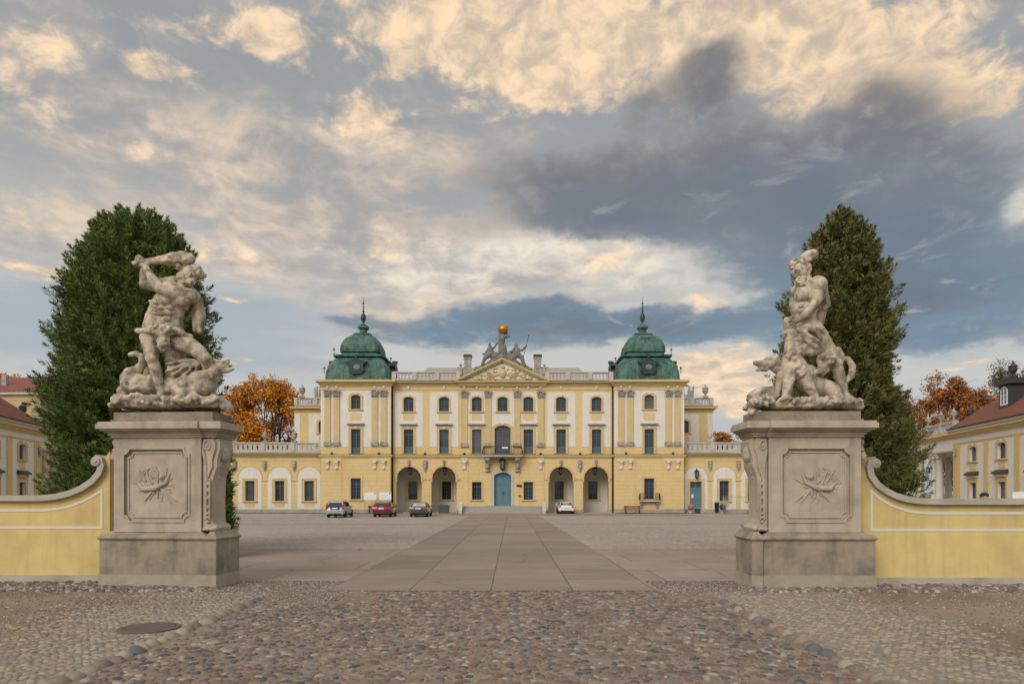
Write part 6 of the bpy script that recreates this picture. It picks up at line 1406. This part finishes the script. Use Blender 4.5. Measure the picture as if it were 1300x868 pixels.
    for i, s in ((0, -1), (4, 1)):
        js = list(range(1, m_-1)); lo, hi = (0, 1) if s < 0 else (5, 4)
        mid = len(js)//2
        for a0, a1 in ((0, 1), (1, 2), (2, m_-2), (m_-2, m_-1)):
            if a0 >= a1: continue
            qd = [V6(a0, lo), V6(a1, lo), V6(a1, hi), V6(a0, hi)]; 
            if a0 == 0: qd = [V6(0, lo), V6(1, lo), V6(1, hi)]
            if a1 == m_-1: qd = [V6(a0, lo), V6(a1, lo), V6(a0, hi)]
            shrink(qd, .80 if len(qd) == 4 else .62, .012, 'side_window', 'car_glass')
    for yy in (.78, L-.82):
        for s in (-1, 1):
            w = MB().lathe([(wr*.6, -.10), (wr*.95, -.10), (wr, -.06), (wr, .06), (wr*.95, .10), (wr*.6, .10)], (0, 0, 0), 20); w.v = [(s*(W-.10)+v[2], yy+v[0], wr+v[1]) for v in w.v]; ty = w.build('wheel', 'rubber', root)
            h = MB().lathe([(.02, s*.085), (wr*.62, s*.095), (wr*.64, s*.105), (.05, s*.11)], (0, 0, 0), 10, smooth=False); h.v = [(s*(W-.10)+v[2], yy+v[0], wr+v[1]) for v in h.v]; h.build('rim', 'rim', ty)
            a_ = MB().ball((s*(W-.05), yy, wr+.02), wr*1.12, .25, 1, 1, 14, 8); a_.build('wheel_arch', 'plastic_black', root)
    yb = -.012
    MB().box(-.80, .80, -.05, .10, .33, .56).build('bumper', paint if kind != 'mpv' else 'paint_silver', root); MB().box(-.62, .62, -.058, .05, .30, .40).build('lower_bumper', 'plastic_black', root)
    zt = {'mpv': .98, 'hatch': .93, 'sedan': .92, 'coupe': .86}[kind]
    for s in (-1, 1):
        if kind == 'mpv': q = [(s*.66, -.02, .84), (s*.86, .06, .80), (s*.86, .16, 1.26), (s*.74, .10, 1.28)]
        elif kind == 'hatch': q = [(s*.40, -.02, zt-.10), (s*.84, .03, zt-.13), (s*.85, .12, zt+.05), (s*.40, .02, zt+.01)]
        elif kind == 'sedan': q = [(s*.42, .0, zt-.11), (s*.82, .04, zt-.13), (s*.84, .12, zt+.03), (s*.42, .04, zt)]
        else: q = [(s*.55, .0, zt-.12), (s*.83, .04, zt-.14), (s*.84, .14, zt+.07), (s*.6, .05, zt+.06)]
        vs = [Vector(v)+Vector((0, -.035, 0)) for v in q]; vb = [v+Vector((0, .14, 0)) for v in vs]
        MB().add([v[:] for v in vs+vb], [(0, 1, 2, 3), (7, 6, 5, 4)]+[(i, (i+1) % 4, (i+1) % 4+4, i+4) for i in range(4)]).build('tail_light', 'tail_red', root)
        mi = MB().ball((s*(W+.10), L*.62, 1.02), .12, .8, .6, .7, 8, 6).tube((s*(W-.1), L*.63, .97), (s*(W+.08), L*.62, .99), .03, seg=5); mi.build('mirror', paint if kind != 'hatch' else 'plastic_black', root)
        MB().ball((s*.62, L-.06, .66), .14, 1.2, .6, .7, 8, 6).build('headlight', 'lamp_glass', root)
    MB().box(-.26, .26, -.075, -.0, zt-.16, zt-.04).build('number_plate', 'plate_white', root)
    if kind in ('mpv',): MB().box(-.42, .42, -.045, .02, zt-.20, zt+.04).build('plate_recess', 'plastic_black', root); MB().box(-.004, .004, 0, .01, 1, 1.01)
    if kind == 'hatch': MB().box(-.42, .42, -.045, .02, zt-.02, zt+.02).build('trim_bar', 'rim', root)
    MB().box(-W*.93, W*.93, .3, L-.3, .18, .30).build('underbody', 'plastic_black', root)
    return root
mat('bin_blue', (.03, .06, .12), .6, 0)
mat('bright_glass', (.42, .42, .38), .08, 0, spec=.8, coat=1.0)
car(-16.55, 66.2, 'mpv', 'paint_silver', 'silver tall family car, leftmost of the parked cars', 0)
car(-12.5, 67.8, 'hatch', 'paint_red', 'dark red hatchback parked between the silver and grey cars', 0)
car(-9.0, 68.0, 'sedan', 'paint_grey', 'dark blue grey saloon parked right of the red hatchback', 0)
car(6.05, 78.9, 'coupe', 'paint_white', 'small white car parked in front of the arch right of the door', 0)

# ================================================================ SMALL THINGS BY THE PALACE
def board(x, y, z, label, blue):
    root = empty('notice_board', (x, y, 0), 0, label, 'notice board', 'white notice boards')
    MB().box(-.66, .66, 0, .05, z, z+.86).build('panel', 'sign_white', root)
    for s in (-1, 1): MB().box(s*.62-.03, s*.62+.03, .052, .11, 0, z+.8).build('post', 'steel', root)
    MB().box(.42, .60, -.006, 0, z+.66, z+.79).build('emblem', 'ink_blue', root)
    b = MB()
    for i in range(5): b.box(-.55, .5-.12*(i % 2), -.005, 0, z+.12+i*.1, z+.135+i*.1)
    b.build('print', 'ink_pale', root)
board(-16.05, 80.3, 1.55, 'white information board on posts right of the silver car', 1); board(-14.35, 80.3, 1.55, 'white information board on posts above the red hatchback', 1)
def bench(x, y, label, L=1.7):
    root = empty('park_bench', (x, y, .0), 0, label, 'bench', 'red brown benches by the palace wall')
    s = MB(); [s.box(-L/2, L/2, -.22+i*.12, -.12+i*.12, .42, .46) for i in range(4)]; s.build('seat', 'bench_red', root)
    s = MB(); [s.box(-L/2, L/2, .28, .31, .52+i*.13, .62+i*.13) for i in range(3)]; s.build('backrest', 'bench_red', root)
    for k in (-1, 1): MB().box(k*L*.4-.04, k*L*.4+.04, -.2, -.12, 0, .42).box(k*L*.4-.04, k*L*.4+.04, .20, .28, 0, .9).box(k*L*.4-.03, k*L*.4+.03, -.2, .28, .36, .419).build('leg', 'iron', root)
bench(13.65, 80.2, 'red brown bench in front of the right tower', 1.9); bench(-15.3, 80.6, 'red brown bench behind the notice boards left of the red car', 2.3)
# lidded container in the second arch on the left
gr = empty('grit_container', (-7.85, 81.4, .0), 0, 'grey green lidded grit container in front of the arch left of the steps', 'container')
MB().add([(-.55, -.35, .06), (.55, -.35, .06), (.55, .35, .06), (-.55, .35, .06), (-.65, -.42, .72), (.65, -.42, .72), (.65, .42, .72), (-.65, .42, .72)], [(0, 3, 2, 1), (4, 5, 6, 7), (0, 1, 5, 4), (1, 2, 6, 5), (2, 3, 7, 6), (3, 0, 4, 7)]).box(-.5, -.3, -.3, .3, 0, .06).box(.3, .5, -.3, .3, 0, .06).build('body', 'container_green', gr)
MB().plate([(-.7, .74), (.7, .74), (.66, .84), (.45, .98), (-.45, .98), (-.66, .84)], [], -.46, .46).build('lid', 'container_green', gr)
# pots and bins near the blue side door
for x, y, r_, nm, lab, cat, mt in ((20.45, 81.0, .36, 'stone_ball', 'pale stone ball planter left of the blue side door', 'stone ball', 'wood_box'), (24.05, 81.0, .36, 'stone_ball', 'dark grey ball planter right of the waste bin', 'stone ball', 'dark_slate')):
    root = empty(nm, (x, y, .0), 0, lab, cat); MB().ball((0, 0, .75), r_, seg=16, rings=10).build('ball', mt, root); MB().lathe([(.26, 0), (.26, .15), (.12, .2), (.12, .42), (.2, .46)], (0, 0, 0), 12).build('foot', 'concrete', root)
bn = empty('waste_bin', (23.4, 81.0, .0), 0, 'dark upright waste bin beside the right wing wall', 'bin'); MB().lathe([(.22, .12), (.24, .2), (.26, 1.05), (.28, 1.08), (.28, 1.2), (.2, 1.28)], (0, 0, 0), 14).build('body', 'iron', bn); MB().box(-.03, .03, .26, .34, 0, 1.3).build('post', 'iron', bn)
bx_ = empty('waste_box', (21.1, 80.6, .0), 0, 'small dark blue bin in front of the blue side door', 'bin'); MB().add([(-.24, -.2, 0), (.24, -.2, 0), (.24, .2, 0), (-.24, .2, 0), (-.3, -.26, .52), (.3, -.26, .52), (.3, .26, .52), (-.3, .26, .52)], [(0, 3, 2, 1), (0, 1, 5, 4), (1, 2, 6, 5), (2, 3, 7, 6), (3, 0, 4, 7), (4, 5, 6, 7)]).build('body', 'bin_blue', bx_); MB().box(-.33, .33, -.29, .29, .521, .57).build('rim', 'bin_blue', bx_)

# mobile construction fence
def fence_panel(x0, y0, x1, y1, label):
    d = Vector((x1-x0, y1-y0, 0)); L = d.length; root = empty('fence_panel', (x0, y0, 0), math.atan2(d.y, d.x), label, 'fence', 'mobile fence panels by the right wing')
    f = MB()
    for z in (.18, 1.92): f.tube((0, 0, z), (L, 0, z), .028, seg=6)
    for x in (0, L): f.tube((x, 0, .05), (x, 0, 2.0), .028, seg=6)
    f.build('frame', 'steel', root); w = MB()
    for i in range(1, int(L/.12)): w.tube((i*.12, 0, .18), (i*.12, 0, 1.92), .005, seg=3)
    for i in range(1, 8): w.tube((0, 0, .18+i*.22), (L, 0, .18+i*.22), .0035, seg=3)
    w.build('mesh', 'steel', root)
    for x in (0, L): MB().lathe([(.34, 0), (.34, .10), (.25, .13), (.08, .13)], (x, 0, 0), 10, 1.0, .5, smooth=False).build('foot', 'concrete', root)
fence_panel(22.4, 75.2, 23.3, 77.3, 'grey wire fence panel turned toward the door, left of its row'); fence_panel(23.4, 77.2, 26.3, 77.0, 'grey wire fence panel parallel to the right wing'); fence_panel(25.1, 74.4, 28.0, 74.2, 'grey wire fence panel nearest the right pier')
# person beyond the right wall: only the head shows over the coping
def person(x, y, z, label):
    root = empty('person', (x, y, z), R(-60), label, 'person')
    me = bpy.data.meshes.new('body'); V = [(0, 0, .95), (0, 0, 1.15), (0, .01, 1.38), (0, 0, 1.50), (0, -.02, 1.60), (0, -.03, 1.70), (.10, 0, .90), (.11, -.01, .50), (.11, .02, .09), (.11, -.14, .04), (-.10, 0, .90), (-.11, .01, .50), (-.11, .03, .09), (-.11, -.13, .04), (.19, 0, 1.40), (.25, .02, 1.12), (.25, -.06, .88), (.25, -.08, .80), (-.19, 0, 1.40), (-.25, .02, 1.12), (-.25, -.06, .88), (-.25, -.08, .80)]
    E = [(0, 1), (1, 2), (2, 3), (3, 4), (4, 5), (0, 6), (6, 7), (7, 8), (8, 9), (0, 10), (10, 11), (11, 12), (12, 13), (2, 14), (14, 15), (15, 16), (16, 17), (2, 18), (18, 19), (19, 20), (20, 21)]
    rad = [.16, .15, .15, .06, .085, .10, .10, .07, .045, .04, .10, .07, .045, .04, .07, .05, .035, .04, .07, .05, .035, .04]
    me.from_pydata(V, E, []); me.materials.append(MATS['skin']); o = bpy.data.objects.new('body', me); COL.objects.link(o); o.parent = root
    sk = o.modifiers.new('skin', 'SKIN'); 
    bm = bmesh.new(); bm.from_mesh(me); ly = bm.verts.layers.skin.verify()
    for i, v in enumerate(bm.verts): v[ly].radius = (rad[i], rad[i]); v[ly].use_root = (i == 0)
    bm.to_mesh(me); bm.free(); ss = o.modifiers.new('soft', 'SUBSURF'); ss.levels = 2; ss.render_levels = 2
    MB().ball((0, -.03, 1.69), .115, .9, 1.05, 1.1, 14, 9).build('face', 'skin', o); MB().ball((0, -.145, 1.68), .02, .8, 1, 1.6).build('nose', 'skin', o)
    for s in (-1, 1): MB().ball((s*.105, -.02, 1.68), .028, .5, 1, 1.3).build('ear', 'skin', o)
    c = MB().ball((0, -.01, 1.745), .122, .95, 1.05, .75, 14, 8); c.ball((0, -.15, 1.75), .08, 1, 1.1, .18, 10, 5); c.build('cap', 'cloth_dark', root)
    MB().lathe([(.20, .85), (.19, 1.0), (.18, 1.2), (.21, 1.38), (.12, 1.47), (.07, 1.5)], (0, 0, 0), 14, 1.1, .75).tube((.20, 0, 1.40), (.27, .02, 1.12), .075, .06, 8, True).tube((.27, .02, 1.12), (.27, -.06, .90), .06, .05, 8, True).tube((-.20, 0, 1.40), (-.27, .02, 1.12), .075, .06, 8, True).tube((-.27, .02, 1.12), (-.27, -.06, .90), .06, .05, 8, True).build('jacket', 'cloth_dark', root)
    MB().tube((.10, 0, .92), (.11, -.01, .50), .115, .09, 8, True).tube((.11, -.01, .5), (.11, .02, .1), .09, .07, 8, True).tube((-.10, 0, .92), (-.11, .01, .50), .115, .09, 8, True).tube((-.11, .01, .5), (-.11, .03, .1), .09, .07, 8, True).build('trousers', 'cloth_dark', root)
    for s in (-1, 1): MB().ball((s*.11, -.06, .05), .08, .75, 1.8, .65).build('shoe', 'plastic_black', root)
person(14.0, 21.0, .42, 'person in a dark cap standing behind the right gate wall, only the head showing')
sg = empty('parking_sign', (29.05, 40.5, 0), 0, 'white rectangular sign just showing above the right gate wall', 'sign'); MB().box(-.45, .45, 0, .03, 1.75, 2.33).build('panel', 'sign_white', sg); MB().tube((0, .06, 0), (0, .06, 2.3), .03, seg=8).build('post', 'steel', sg)
